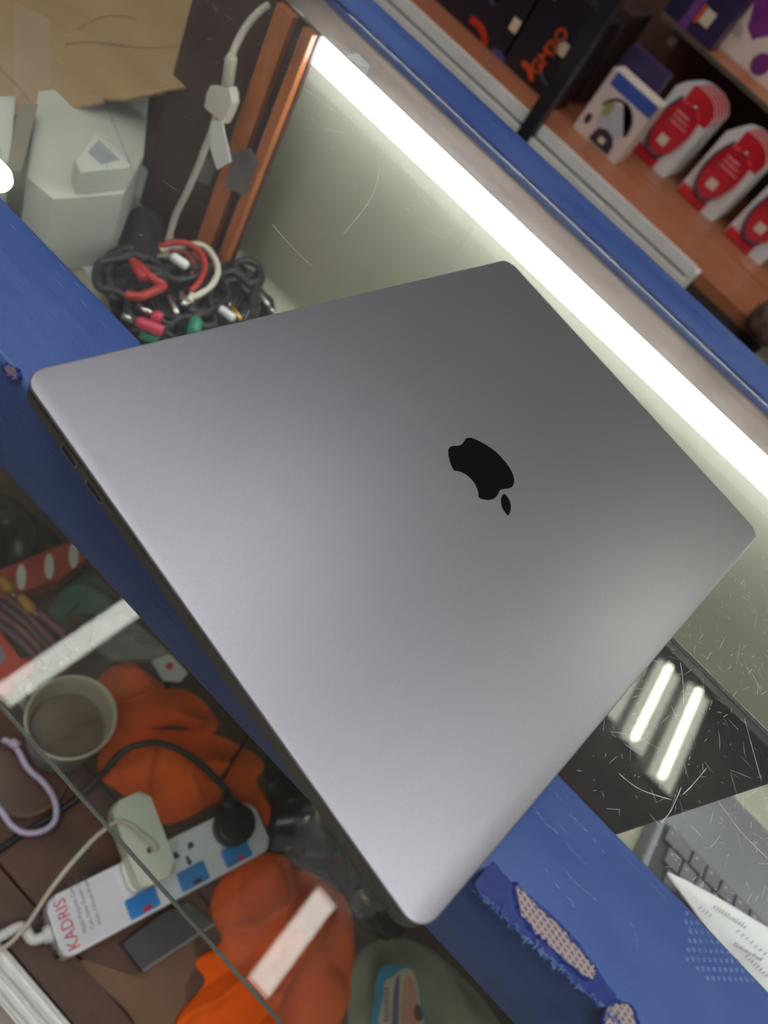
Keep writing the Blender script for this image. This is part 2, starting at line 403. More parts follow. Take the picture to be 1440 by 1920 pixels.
for i in range(15):
    for j in range(12):
        px, py = 1290 + 9.5 * i - 1 * j, 1695 + 9 * i + 8.5 * j
        if not (1285 < px < 1420 and py < 1840 and (i + j) % 2 == 0): continue
        q = at(px, py, 0)
        if q.y > -.002: continue
        lathe([(0, .0005), (.0005, .0004), (.0009, 0)], q, 6, b)
obj('embossed_dots', b, M('rubbed_pale_blue', (112, 136, 190), .4, var=(90, (92, 118, 176))), near_rail, kind='stuff')

def scratch(path, wd):
    vs = []
    for i, p in enumerate(path):
        t = (path[min(i + 1, len(path) - 1)] - path[max(i - 1, 0)]).normalized(); nrm = Vector((-t.y, t.x, 0)) * wd * (0.3 if i in (0, len(path) - 1) else random.uniform(.6, 1.1))
        vs.append((b.verts.new(p + nrm), b.verts.new(p - nrm)))
    for i in range(len(vs) - 1): b.faces.new((vs[i][0], vs[i + 1][0], vs[i + 1][1], vs[i][1]))
b = bmesh.new(); random.seed(21)      # pale scuffs along the near rail
for px in ([(1028, 1478), (1050, 1496), (1066, 1520)], [(1068, 1526), (1092, 1550), (1120, 1580), (1132, 1598)], [(1000, 1512), (1022, 1540), (1060, 1580), (1100, 1622)], [(1020, 1630), (1050, 1665), (1078, 1700)],
           [(60, 440), (110, 490), (150, 540)], [(20, 420), (60, 470), (120, 540)], [(150, 560), (200, 615)], [(1180, 1730), (1190, 1745), (1196, 1776)], [(1040, 1600), (1075, 1650), (1120, 1690)], [(1210, 1640), (1250, 1690), (1300, 1745)]):
    pth = catmull([at(*p, .0003) for p in px], 6)
    for k in range(0, len(pth) - 2, 2):
        if random.random() < .7: scratch([p + Vector((0, random.uniform(-.0005, .0005), 0)) for p in pth[k:k + 3]], random.uniform(.00008, .00022))
obj('scuffs', b, M('pale_scuff', (138, 154, 198), .5, var=(120, (112, 132, 184))), near_rail, kind='stuff')

m_glass = glass_mat('counter_glass', (250, 252, 250), 0.035, 0.0, (198, 197, 208))
m_shelfglass = glass_mat('shelf_glass', (248, 252, 249), 0.03, 0.0)
gt = obj('glass_top', box((X0 + .01, .0005, -.0075), (X1 - .01, .390, -.0015)), m_glass, counter)
gs = obj('glass_shelf', box((X0 + .01, -.0585, SH - .006), (X1 - .01, .384, SH)), m_shelfglass, counter)
obj('polished_edge', box((X0 + .01, -.0597, SH - .0058), (X1 - .01, -.0587, SH - .0002)), M('green_glass_edge', (70, 84, 78), .15, var=(30, (92, 104, 96))), gs)
# scratches on the glass top
m_scr = M('white_scratch', (235, 238, 240), .45, var=(300, (205, 208, 212)))
random.seed(11); b = bmesh.new()
ZS = -.00135
for i in range(1500):
    if i < 1000: x, y = random.uniform(.20, .40), random.uniform(.004, .19)
    elif i < 1380: x, y = random.uniform(-.3, .32), random.uniform(.19, .32)
    else: x, y = random.uniform(-.42, .4), random.uniform(.02, .38)
    a = random.gauss(1.2, .9) if random.random() < .6 else random.uniform(0, PI); l = random.choice((.001, .0015, .002, .003, .005, .009)) * random.uniform(.6, 1.5); k = random.uniform(-25, 25)
    path = []; p = Vector((x, y, ZS))
    for s in range(5):
        if .003 < p.y < .388: path.append(p.copy())
        p += Vector((math.cos(a), math.sin(a), 0)) * l / 4; a += k * l / 4
    if len(path) > 2: scratch(path, random.uniform(.00003, .00008))
for px in ([(712, 310), (706, 345), (692, 378), (668, 410), (642, 440)], [(1278, 1475), (1258, 1520), (1240, 1542)], [(1395, 1345), (1410, 1400), (1428, 1465)],
           [(570, 165), (610, 195), (650, 225), (690, 248)], [(600, 240), (660, 252), (720, 260)], [(1275, 1240), (1280, 1270), (1282, 1320)], [(780, 360), (820, 400), (870, 440)],
           [(510, 420), (545, 460), (585, 500)], [(1345, 1500), (1390, 1560), (1440, 1610)], [(1160, 1450), (1200, 1480), (1260, 1500)], [(1325, 1440), (1300, 1470), (1280, 1490)]):
    scratch(catmull([at(*p, ZS) for p in px], 5), .00013)
obj('scratches', b, m_scr, gt, kind='stuff')

# far inner board, end boards, divider, planks, track
obj('front_board', box((X0, .3905, -.58), (X1, .4005, -.0605)), m_wood, counter)
obj('front_ledge', box((X0, .3862, -.0600), (X1, .3905, -.008)), M('pale_dusty_wood', (176, 158, 146), .7, var=(14, (156, 138, 128)), stretch=(1, 6, 6)), counter)
obj('end_board', box((X0 - .018, -.054, DK), (X0, .445, -.061)), m_wood, counter)
obj('end_board', box((X1, -.054, DK), (X1 + .018, .445, -.061)), m_wood, counter)
obj('plinth', box((X0, -.08, FLOOR), (X1, .43, DK - .021)), m_darkwood, counter)
py_ = [-.094, -.0585, .052, .162, .272, .385]
for i in range(5):
    a, c = py_[i], py_[i + 1]
    obj('plank', box((X0, a + .0007, DK - .02), (X1, c - .0007, DK), .0008, 1), M('deck_plank', (92, 58, 44), .5, var=(5, (70, 44, 34)), stretch=(1, 9, 9), bump=(50, .12)), counter)
tr_ = obj('door_track', box((X0, -.122, DK - .02), (X1, -.0955, DK - .004)), m_alu, counter)
for k, y in enumerate((-.121, -.1105, -.0985)):
    obj('track_lip', box((X0, y, DK - .004), (X1, y + .0025, DK + .009)), m_alu, tr_)
dv = obj('divider_board', box((-.318, .339, SH + .0005), (-.1955, .3435, -.0085)), m_darkwood, counter)
obj('edge_strip', box((-.235, .331, SH + .0005), (-.2175, .339, -.0085), .0006, 1), m_orangewood, dv)
obj('edge_strip', box((-.2065, .331, SH + .0005), (-.1965, .339, -.0085), .0006, 1), m_orangewood, dv)
obj('groove', box((-.2175, .3385, SH + .0005), (-.2065, .3392, -.0085)), M('dark_groove', (40, 32, 34), .7, var=(20, (52, 42, 42))), dv)
m_greytape = M('grey_tape', (122, 116, 116), .5, var=(25, (104, 99, 100)))
def taped(px4, y):
    pts = [aty(*p, y) for p in px4]
    return obj('tape_patch', prism([(p.x, p.z) for p in pts], 0, .0007, mat=Matrix(((1, 0, 0, 0), (0, 0, -1, y), (0, 1, 0, 0), (0, 0, 0, 1)))), m_greytape, dv)
taped([(436, 288), (470, 278), (484, 300), (460, 368), (424, 350)], .3305)
taped([(376, 300), (396, 296), (405, 318), (392, 348), (371, 340)], .3385)

# ------------------------------------------------------------------ tube lamp inside the counter
lx = at(545, 40, -.025).x
lamp = thing('tube_lamp', 'glowing white tube lamp under the glass along the far blue rail', 'lamp', (0.2, .358, -.036))
hp = [(.0108 * math.cos(math.radians(a_)), .0108 * math.sin(math.radians(a_))) for a_ in range(100, 321, 10)]
obj('diffuser', prism(hp, 0, .93 - lx - .006, mat=frame((.93, .358, -.0255), (0, 1, 0), (0, 0, 1)) @ Matrix.Diagonal((1, 1, -1, 1))), emit_mat('case_tube', (250, 252, 255), CASE_LED), lamp)
hq = [(.0100 * math.cos(math.radians(a_)), .0100 * math.sin(math.radians(a_))) for a_ in range(-40, 101, 10)] + [(-.001, .0099), (.0070, -.0066)]
obj('housing', prism(hq, 0, .93 - lx - .006, mat=frame((.93, .358, -.0255), (0, 1, 0), (0, 0, 1)) @ Matrix.Diagonal((1, 1, -1, 1))), m_alu, lamp)
obj('end_cap', tube([(lx - .012, .358, -.0255), (lx - .008, .358, -.0255), (lx + .006, .358, -.0255)], [.0075, .0100, .0112], 16), m_whitep, lamp, smooth=True)
obj('mounting_clip', box((lx + .05, .3695, -.030), (lx + .065, .3865, -.018), .001), m_whitep, lamp)
obj('mounting_clip', box((.30, .3695, -.030), (.315, .3865, -.018), .001), m_whitep, lamp)
m_cord = M('cream_cord', (206, 200, 186), .5, var=(30, (190, 184, 170)))
P = [aty(528, 14, .352), aty(512, 10, .345), aty(494, 16, .335), aty(467, 43, .325), aty(447, 76, .318), aty(434, 108, .314), aty(424, 150, .312), aty(410, 200, .312), aty(398, 245, .312), aty(388, 270, .312), aty(372, 312, .312), aty(350, 362, .311), aty(330, 402, .310), aty(315, 452, .308)]
obj('cord', tube(catmull(P, 8), .0030, 8), m_cord, lamp, smooth=True)
obj('plug_sleeve', tube([aty(437, 105, .311), aty(434, 110, .311), aty(426, 162, .311)], [.0040, .0048, .0048], 10), m_cord, lamp, smooth=True)
pc = [aty(*p, .306) for p in ((396, 160), (405, 166), (432, 163), (433, 178), (438, 192), (428, 214), (420, 232), (396, 206), (384, 200), (392, 180))]
obj('connector_block', prism([(p.x, p.z) for p in pc], -.008, .002, .0015, mat=Matrix(((1, 0, 0, 0), (0, 0, -1, .306), (0, 1, 0, 0), (0, 0, 0, 1)))), m_cord, lamp)
pc = [aty(*p, .303) for p in ((398, 225), (418, 228), (434, 303), (408, 318), (396, 280))]
obj('tape_tag', prism([(p.x, p.z) for p in pc], 0, .0009, mat=Matrix(((1, 0, 0, 0), (0, 0, -1, .303), (0, 1, 0, 0), (0, 0, 0, 1)))), m_paper, lamp)

l2 = thing('tube_lamp', 'end of a second tube lamp tucked under the near rail at left', 'lamp', (-.2, .012, -.03))
q = at(8, 345, -.03)
obj('tube', tube([(q.x - .25, q.y, -.03), (q.x - .004, q.y, -.03), (q.x, q.y, -.03)], [.007, .007, .005], 14), emit_mat('small_tube', (255, 246, 236), 6), l2, smooth=True)
obj('end_cap', tube([(q.x - .29, q.y, -.03), (q.x - .25, q.y, -.03)], .008, 12), m_whitep, l2, smooth=True)

# ------------------------------------------------------------------ the laptop
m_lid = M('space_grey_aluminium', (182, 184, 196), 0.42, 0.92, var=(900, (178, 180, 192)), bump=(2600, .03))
m_body = M('space_grey_shaded_side', (104, 100, 98), 0.4, 0.9, var=(700, (98, 94, 93)))  # the lid's aluminium darkened, the side's shade put into the colour
LW, LD, TH = .3041, .2165, .0155
lap = thing('laptop', 'closed grey aluminium laptop with a black apple logo lying across the blue rail', 'laptop', (0, 0, 0))
A = Vector((.0043, -.0612, TH)); ang = math.radians(81.955)
LF = frame(A, (math.cos(ang), math.sin(ang), 0), (-math.sin(ang), math.cos(ang), 0))     # local x along hinge, local y away (use negative y = towards the opening edge)
ol = [(x, -y) for (x, y) in rrect(LW, LD, .0085, 10, LW / 2, LD / 2)]
def loft(levels):
    b = bmesh.new(); rings = []
    for (ins, z) in levels:
        pts_ = rrect(LW - 2 * ins, LD - 2 * ins, max(.0080 - ins * .3, .003), 10, LW / 2, LD / 2)
        rings.append([b.verts.new(LF @ Vector((x, -y, z))) for (x, y) in pts_])
    n_ = len(rings[0])
    for i_ in range(len(rings) - 1):
        for k_ in range(n_): b.faces.new((rings[i_][k_], rings[i_][(k_ + 1) % n_], rings[i_ + 1][(k_ + 1) % n_], rings[i_ + 1][k_]))
    b.faces.new(rings[0]); b.faces.new(rings[-1][::-1])
    return b
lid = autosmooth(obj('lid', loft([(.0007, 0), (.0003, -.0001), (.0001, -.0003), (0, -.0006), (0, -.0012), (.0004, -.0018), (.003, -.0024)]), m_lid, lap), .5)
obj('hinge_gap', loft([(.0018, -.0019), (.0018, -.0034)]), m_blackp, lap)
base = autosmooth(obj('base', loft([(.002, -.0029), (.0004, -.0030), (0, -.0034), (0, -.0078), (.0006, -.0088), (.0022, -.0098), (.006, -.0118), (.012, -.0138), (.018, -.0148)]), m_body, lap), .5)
for (fx, fy) in ((.03, .03), (LW - .03, .03), (.03, LD - .03), (LW - .03, LD - .03)):
    obj('rubber_foot', prism(ell(fx, -fy, .007, .007, 16), -.0155, -.0146, mat=LF), m_blackp, lap)
for k, c in enumerate((.0325, .0480)):
    pf = LF @ frame((0, -c, -.0059), (0, -1, 0), (0, 0, 1))
    prt = obj('port', prism(rrect(.0090, .0030, .0014, 5), -.0004, .0002, mat=pf), M('port_black', (8, 8, 9), .5, var=(50, (12, 12, 13))), lap)
    ring = [pf @ Vector((x, y, .0001)) for (x, y) in rrect(.0093, .0033, .0016, 5)]
    obj('port_rim', tube(ring + [ring[0]], .00018, 5), m_silver, prt)
lg = [(500, 268), (545, 268), (600, 288), (660, 318), (720, 352), (790, 395), (860, 450), (920, 512), (970, 570), (1020, 640), (1055, 710), (1073, 775), (1070, 830), (1050, 868), (1015, 888), (960, 895), (910, 902), (890, 925), (875, 960), (850, 995), (815, 1020), (765, 1033), (710, 1027), (665, 1015), (637, 997), (636, 950), (620, 895), (595, 840), (560, 790), (520, 748), (470, 712), (420, 687), (375, 675), (340, 672), (320, 645), (300, 600), (283, 550), (268, 490), (263, 430), (270, 400), (290, 380), (320, 368), (370, 368), (410, 362), (435, 345), (455, 318), (475, 285)]
lf = [(945, 957), (925, 975), (912, 1010), (911, 1060), (920, 1110), (940, 1150), (970, 1195), (997, 1222), (1015, 1200), (1030, 1160), (1034, 1110), (1025, 1060), (1005, 1015), (980, 980), (960, 962)]
m_logo = M('black_mirror_inlay', (10, 11, 18), .08, 0, var=(30, (13, 14, 22)), spec=.4)
lgm = bmesh.new()
for pts in (lg, lf):
    c = [at(800 + p[0] / 6.545, 780 + p[1] / 6.545, TH) for p in pts]
    prism([(p.x, p.y) for p in c], TH - .0003, TH + .00008, bm=lgm)
obj('logo', lgm, m_logo, lid, label='glossy black apple with a bite and a leaf')

# ------------------------------------------------------------------ things on the glass shelf
m_beige = M('beige_paper', (160, 158, 140), .7, var=(3, (151, 149, 131)))
b = bmesh.new(); prof = [(.12, SH + .0004)] + [(.3695, SH + .0004)]
for k in range(1, 13):
    a = math.radians(90 * k / 12); prof.append((.3695 + .015 * math.sin(a), SH + .0004 + .015 * (1 - math.cos(a))))
prof.append((.3845, -.045))
back = [(.3850, -.045), (.3850, SH + .0154)] + [(.3699 + .0151 * math.sin(math.radians(a_)), SH + .0153 - .0151 * math.cos(math.radians(a_))) for a_ in range(75, -1, -15)] + [(.12, SH + .0002)]
b.free(); b = prism(prof + back, 0, 1.220, mat=frame((-.290, 0, 0), (0, 1, 0), (0, 0, 1)))
tag(obj('paper_liner', b, m_beige, origin=(.3, .2, SH)), 'plain beige paper liner curving up behind the cable tangle on the shelf', 'paper')
b = box((-.90, .12, SH + .0002), (-.2915, .384, SH + .0008))
tag(obj('paper_liner', b, M('pale_grey_paper', (188, 192, 180), .7, var=(5, (176, 180, 168))), origin=(-.6, .2, SH)), 'pale grey paper liner under the white cartons at left', 'paper')

# black upright panel
bp = thing('black_panel', 'glossy black upright panel under the scratched glass at right', 'panel', (.29, .114, SH + .0008))
obj('face', box((.18, .110, SH + .0008), (.3385, .116, -.0085), .0008), M('black_gloss', (30, 28, 34), .3, var=(10, (36, 33, 40))), bp)
obj('rim', box((.18, .116, SH + .0008), (.3395, .1195, -.0082), .0008), M('dark_grey_rim', (78, 74, 84), .5, var=(20, (68, 64, 74))), bp)

# the open laptop on the shelf whose keys show
kb = thing('keyboard_laptop', 'grey laptop with a dark keyboard lying inside the counter at right', 'laptop', (.58, .22, SH + .0008))
KX, KT, KY = .4215, -.24, .324
obj('base', box((KX, .125, SH + .0008), (KX + .33, KY, KT), .003, 3), M('grey_palm_rest', (112, 114, 118), .45, .3, var=(20, (102, 104, 108))), kb)
m_key = M('grey_keycap', (88, 88, 94), .55, var=(40, (80, 80, 86))); m_well = M('key_well', (50, 50, 56), .7, var=(30, (44, 44, 50)))
obj('key_well', box((KX + .006, .132, KT), (KX + .31, KY - .082, KT + .0006)), m_well, kb)
m_pip = M('pale_key_legend', (168, 170, 174), .6, var=(60, (150, 152, 156)))
for r_ in range(6):
    y1 = KY - .083 - r_ * .0164
    x = KX + .008 + (0, .006, .011, .002, .016, 0)[r_]
    for c in range(19):
        wdt = .026 if (r_ + c) % 9 == 0 else .0150
        if x + wdt > KX + .308: break
        k_ = obj('key', box((x, y1 - .0150, KT + .0006), (x + wdt - .0012, y1, KT + .0044), .0012, 2), m_key, kb)
        if r_ < 4 and c < 8: obj('legend', box((x + .003, y1 - .006, KT + .0044), (x + .0048, y1 - .004, KT + .0046)), m_pip, k_)
        x += wdt + .0004

# printed paper over the keyboard
o3d = []
pa = [(1252, 1640), (1264, 1640), (1300, 1658), (1345, 1682), (1400, 1715), (1470, 1762), (1560, 1860), (1500, 1960), (1400, 1840), (1330, 1748), (1288, 1690)]
pts = [at(*p, -.226) for p in pa]
cc = sum(pts, Vector()) / len(pts)
b = sheet([p for p in pts], 0, 0.0, 40, 2.0, nr=10, nb=44, dome=.004, thick=.0003)
pp = tag(obj('printed_paper', b, m_paper, smooth=True, origin=at(1400, 1800, -.23)), 'white printed paper slip lying over the grey keyboard', 'paper')
b = bmesh.new(); random.seed(5)
for (xa, ya, xb, yb, n_) in ((1338, 1698, 1400, 1738, 12), (1380, 1742, 1440, 1790, 7), (1376, 1768, 1430, 1800, 12), (1310, 1700, 1335, 1718, 4), (1398, 1790, 1440, 1830, 8)):
    for i in range(n_):
        t = (i + .5) / n_; q = at(xa + (xb - xa) * t, ya + (yb - ya) * t, -.2212); s = .0020
        tube([q + Vector((-s * .5, -s, 0)), q + Vector((s * .4, s * random.uniform(.2, 1), 0))], .00034, 4, b)
obj('printed_marks', b, m_ink, pp)

# torn cardboard leaning against the front, cartons
def on_card(px, py):
    # plane z = -.21 + (y - .25) * .926
    d = raydir(px, py); s = (-.21 + (CAM.y - .25) * .926 - CAM.z) / (d.z - .926 * d.y); return CAM + d * s
co = [(-90, 236), (-30, 228), (0, 224), (40, 217), (72, 215), (104, 213), (108, 202), (118, 197), (130, 200), (133, 207), (160, 202), (195, 196), (198, 190), (240, 190), (290, 180), (320, 172), (360, 165), (388, 150), (400, 120), (408, 70), (420, 20), (425, -40), (300, -60), (100, -60), (-90, -60)]
dense = []
random.seed(8)
for i in range(len(co)):
    a_, c_ = Vector(co[i]), Vector(co[(i + 1) % len(co)])
    for k in range(5):
        p = a_.lerp(c_, k / 5)
        j = 1.6 if 1 < i < 18 else 0
        dense.append((p.x + random.uniform(-j, j), p.y + random.uniform(-j, j)))
cf = frame((0, .25, -.21), (1, 0, 0), (0, 1, .926)); ci = cf.inverted()
loc = [ci @ on_card(*p) for p in dense]
m_card = M('tan_cardboard', (174, 146, 104), .85, var=(7, (158, 130, 90)), bump=(30, .15), stretch=(1, 4, 4))
cb = thing('cardboard_sheet', 'torn tan cardboard sheet leaning inside the counter at upper left', 'cardboard', (-.45, .3, SH + .0008))
obj('sheet', prism([(p.x, p.y) for p in loc], 0, .003, mat=cf), m_card, cb)
tf = [ci @ on_card(*p) for p in ((30, 10), (95, 40), (100, 160), (72, 210), (30, 190))]
m_tapeclear = M('clear_tape', (176, 152, 122), .3, var=(12, (166, 142, 112)))
obj('tape_strip', prism([(p.x, p.y) for p in tf], .003, .0033, mat=cf), m_tapeclear, cb)
for ln in ([(125, 88), (170, 84), (230, 90), (280, 95), (350, 90)], [(0, 130), (40, 170), (60, 195)], [(150, 60), (200, 35), (260, 40)]):
    pth = [cf @ Vector(((ci @ on_card(*p)).x, (ci @ on_card(*p)).y, .0032)) for p in ln]
    obj('crease', tube(catmull(pth, 5), .0007, 5), M('card_crease', (150, 122, 84), .9, var=(30, (138, 110, 76))), cb)
m_carton = M('white_carton', (198, 204, 194), .6, var=(9, (184, 190, 180)))
m_cgrey = M('grey_carton_print', (150, 156, 160), .6, var=(14, (136, 142, 146)))
def carton(pxs, z0, z1, label, print_px=None):
    """box from the pixel outline of its top face"""
    pts = [at(*p, z1) for p in pxs]; c = sum(pts, Vector()) / len(pts)
    t = thing('carton', label, 'box', (c.x, c.y, z0))
    bd = obj('body', prism([(p.x, p.y) for p in pts], z0, z1, .0008, 1), m_carton, t)
    if print_px:
        pts = [at(*p, z1 + .0002) for p in print_px]
        obj('printed_panel', prism([(p.x, p.y) for p in pts], z1 - .0001, z1 + .0003), m_cgrey, t)
    e = [Vector((p.x, p.y, z1 + .0001)) for p in [at(*q, z1) for q in pxs]]
    obj('lid_seam', tube([e[0].lerp(e[1], .5), e[2].lerp(e[3], .5)], .0004, 5), m_cgrey, t)
Z0 = SH + .001
carton([(180, 246), (238, 300), (246, 312), (150, 322), (140, 300)], -.1795, -.158, 'small white carton with grey print stacked on the large pale carton', [(186, 262), (225, 300), (190, 308), (165, 285)])
carton([(72, 170), (282, 150), (270, 292), (232, 362), (100, 372), (50, 330)], Z0, -.18, 'large pale white carton lying below the torn cardboard')
carton([(-60, 180), (30, 180), (20, 300), (-10, 330), (-60, 320)], Z0, -.17, 'white carton at the left edge beside a grey-brown strip')
strip_px = [(36, 195), (72, 195), (40, 322), (12, 320)]
pts = [at(*p, -.167) for p in strip_px]; b = prism([(p.x, p.y) for p in pts], -.1695, -.167)
tag(obj('card_strip', b, M('grey_brown_card', (134, 128, 108), .8, var=(10, (122, 116, 98))), origin=(pts[0].x, pts[0].y, -.1695)), 'narrow grey-brown card strip between the white cartons', 'cardboard')
# dark cloth lump and grey cable at the divider
P = [at(*p, SH + .006) for p in ((228, 400), (260, 395), (300, 410), (322, 440), (300, 470), (240, 468), (222, 440))]
tag(obj('dark_pouch', sheet(P, -.004, .008, 60, 4.0, dome=.02, nr=14, nb=56), M('dark_grey_fabric', (52, 50, 52), .8, var=(40, (40, 38, 40))), smooth=True, origin=at(270, 435, SH)), 'dark grey fabric pouch behind the cable tangle', 'pouch')
sp = [at(*p, SH + .002) for p in ((96, 444), (120, 440), (206, 526), (178, 530))]
tag(obj('plastic_strip', prism([(p.x, p.y) for p in sp], SH + .0012, SH + .003), M('frosted_plastic', (198, 200, 196), .4, var=(20, (184, 186, 182))), origin=sp[0]), 'pale frosted plastic strip along the near blue rail', 'strip')

# cable tangle
m_blk = M('black_cable', (30, 30, 33), .45, var=(50, (40, 40, 44)))
m_redc = M('red_cable', (178, 44, 40), .45, var=(40, (158, 36, 34)))
m_whc = M('white_cable', (206, 200, 182), .45, var=(40, (190, 184, 166)))
m_grn = M('green_plug', (44, 140, 104), .45, var=(40, (36, 120, 90)))
m_pink = M('pink_red_plug', (200, 56, 82), .4, var=(40, (182, 46, 72)))
def plug(t, p0, p1, r, m, tip=None, name='plug'):
    a_, c_ = Vector(p0), Vector(p1); d = c_ - a_
    o = obj(name, tube([a_, a_ + d * .1, a_ + d * .85, c_], [r * .7, r, r, r * .75], 10), m, t, smooth=True)
    if tip: obj('plug_tip', tube([c_, c_ + d.normalized() * tip], r * .55, 8), m_silver, o, smooth=True)
def cable(name, label, pth, r, m, plugs=(), grp='tangled cables on the shelf', n=6):
    c = sum(pth, Vector()) / len(pth)
    t = thing(name, label, 'cable', (c.x, c.y, SH + .0008), 0, grp)
    obj('wire', tube(catmull(pth, n), r * 1.22, 7), m, t, smooth=True)
    for (a_, c_, z, rr, mm, tip) in plugs: plug(t, at(*a_, z), at(*c_, z), rr * 1.22, mm, tip)
def coil(cx, cy, rx, ry, loops, z0, z1, seed, a0=0, wob=.25, tail=()):
    random.seed(seed); out = []; K = int(loops * 9)
    for i in range(K):
        a = a0 + 2 * PI * i / 9; s = 1 + random.uniform(-wob, wob)
        out.append(at(cx + rx * s * math.cos(a) + random.uniform(-5, 5), cy + ry * s * math.sin(a) + random.uniform(-5, 5), z0 + (z1 - z0) * i / K + random.uniform(-.003, .003)))
    for p in tail: out.append(at(*p))
    return out
ZB = SH + .010
cable('coiled_cable', 'thick black coiled cable forming the left lump of the tangle', coil(243, 516, 50, 44, 9, ZB, ZB + .035, 1), .0030, m_blk)
cable('coiled_cable', 'black coiled cable in the middle of the tangle by the silver plugs', coil(330, 555, 66, 58, 9, ZB, ZB + .03, 2, wob=.45, tail=((330, 500, ZB + .03),)), .0026, m_blk,
      [((316, 556), (332, 590), ZB + .036, .0026, m_silver, None), ((340, 548), (345, 574), ZB + .036, .0026, m_silver, None)])
cable('coiled_cable', 'black coiled cable with a ring loop at the right of the tangle', coil(425, 560, 58, 46, 8, ZB, ZB + .024, 3, wob=.4, tail=((440, 500, ZB + .024), (462, 489, ZB + .026), (484, 500, ZB + .026), (486, 524, ZB + .024), (464, 530, ZB + .022), (440, 512, ZB + .02))), .0030, m_blk,
      [((412, 578), (440, 598), ZB + .03, .0032, m_whitep, None)])
cable('coiled_cable', 'thin black wire looped beside the laptop edge and silver jack', coil(478, 578, 26, 24, 5, ZB, ZB + .015, 4), .0022, m_blk, [((484, 548), (504, 574), ZB + .018, .0022, m_silver, .008)])
cable('coiled_cable', 'black cable heaped at the bottom of the tangle against the rail', coil(300, 590, 70, 50, 8, ZB - .004, ZB + .012, 6, wob=.45), .0028, m_blk)
cable('audio_cable', 'red arched cable over the black coils', [at(*p) for p in ((300, 462, ZB + .03), (320, 456, ZB + .036), (350, 456, ZB + .038), (376, 474, ZB + .038), (384, 500, ZB + .036), (374, 528, ZB + .034), (357, 546, ZB + .03))], .0023, m_redc)
cable('audio_cable', 'white arched cable outside the red one', [at(*p) for p in ((300, 468, ZB + .028), (340, 460, ZB + .034), (380, 460, ZB + .036), (402, 484, ZB + .036), (408, 512, ZB + .034), (392, 540, ZB + .032), (362, 558, ZB + .03))], .0024, m_whc,
      [((362, 552), (353, 566), ZB + .031, .0028, m_whc, .004)])
cable('audio_cable', 'inner dull red cable loop under the white arch', [at(*p) for p in ((318, 470, ZB + .03), (345, 474, ZB + .032), (362, 492, ZB + .032), (358, 516, ZB + .03), (344, 530, ZB + .026))], .0020, M('dull_red_cable', (128, 44, 44), .5, var=(40, (110, 38, 38))))
cable('audio_cable', 'dark red crossed leads in the left black coil', [at(*p) for p in ((236, 552, ZB + .04), (262, 556, ZB + .042), (290, 546, ZB + .042), (306, 536, ZB + .04), (288, 524, ZB + .042), (262, 500, ZB + .042), (248, 490, ZB + .04))], .0032, m_redc,
      [((252, 496), (270, 524), ZB + .043, .0036, m_redc, None)])
cable('plug_lead', 'pink-red phono plug with a silver tip beside the blue rail', [at(*p) for p in ((330, 640, ZB + .02), (318, 628, ZB + .024), (306, 622, ZB + .026))], .0022, m_blk,
      [((306, 622), (256, 602), ZB + .028, .0042, m_pink, .012)], 'phono plugs in the tangle')
cable('plug_lead', 'small pink phono plug with a pale tip above the larger pink plug', [at(*p) for p in ((322, 616, ZB + .026), (312, 606, ZB + .03), (302, 600, ZB + .032))], .0020, m_blk,
      [((303, 600), (286, 590), ZB + .033, .0042, m_pink, .014)], 'phono plugs in the tangle')
cable('plug_lead', 'green phono plug at the laptop edge in the tangle', [at(*p) for p in ((384, 640, ZB + .022), (376, 630, ZB + .026), (370, 620, ZB + .028))], .0020, m_blk,
      [((362, 626), (368, 600), ZB + .03, .0048, m_grn, None)], 'phono plugs in the tangle')
cable('plug_lead', 'flat green plug lowest in the tangle beside the blue rail', [at(*p) for p in ((316, 640, ZB + .01), (306, 636, ZB + .012), (296, 634, ZB + .013))], .0020, m_blk,
      [((298, 634), (264, 624), ZB + .016, .0045, m_grn, None)], 'phono plugs in the tangle')
cable('plug_lead', 'gold tipped jack lead at the right end of the tangle', [at(*p) for p in ((470, 618, ZB + .016), (460, 604, ZB + .02), (450, 594, ZB + .024))], .0018, m_blk,
      [((452, 600), (432, 574), ZB + .026, .0022, m_gold, .003)], 'phono plugs in the tangle')
cable('plug_lead', 'white jack head at the top of the black coils', [at(*p) for p in ((372, 510, ZB + .03), (352, 498, ZB + .036), (340, 490, ZB + .038))], .0020, m_blk,
      [((352, 500), (322, 480), ZB + .04, .0036, m_whitep, None)], 'phono plugs in the tangle')
st = [at(*p, SH + .006) for p in ((802, 496), (815, 470), (838, 430), (860, 400))]  # dark rod modelled in place of a blurred reflection
tag(obj('reflection_streak', tube(catmull(st, 5), [.004] * 5 + [.0048] * 6 + [.0055] * 5, 8), m_blk, smooth=True, origin=st[0]), 'short dark streak standing in for a reflection over the beige paper', 'cable')

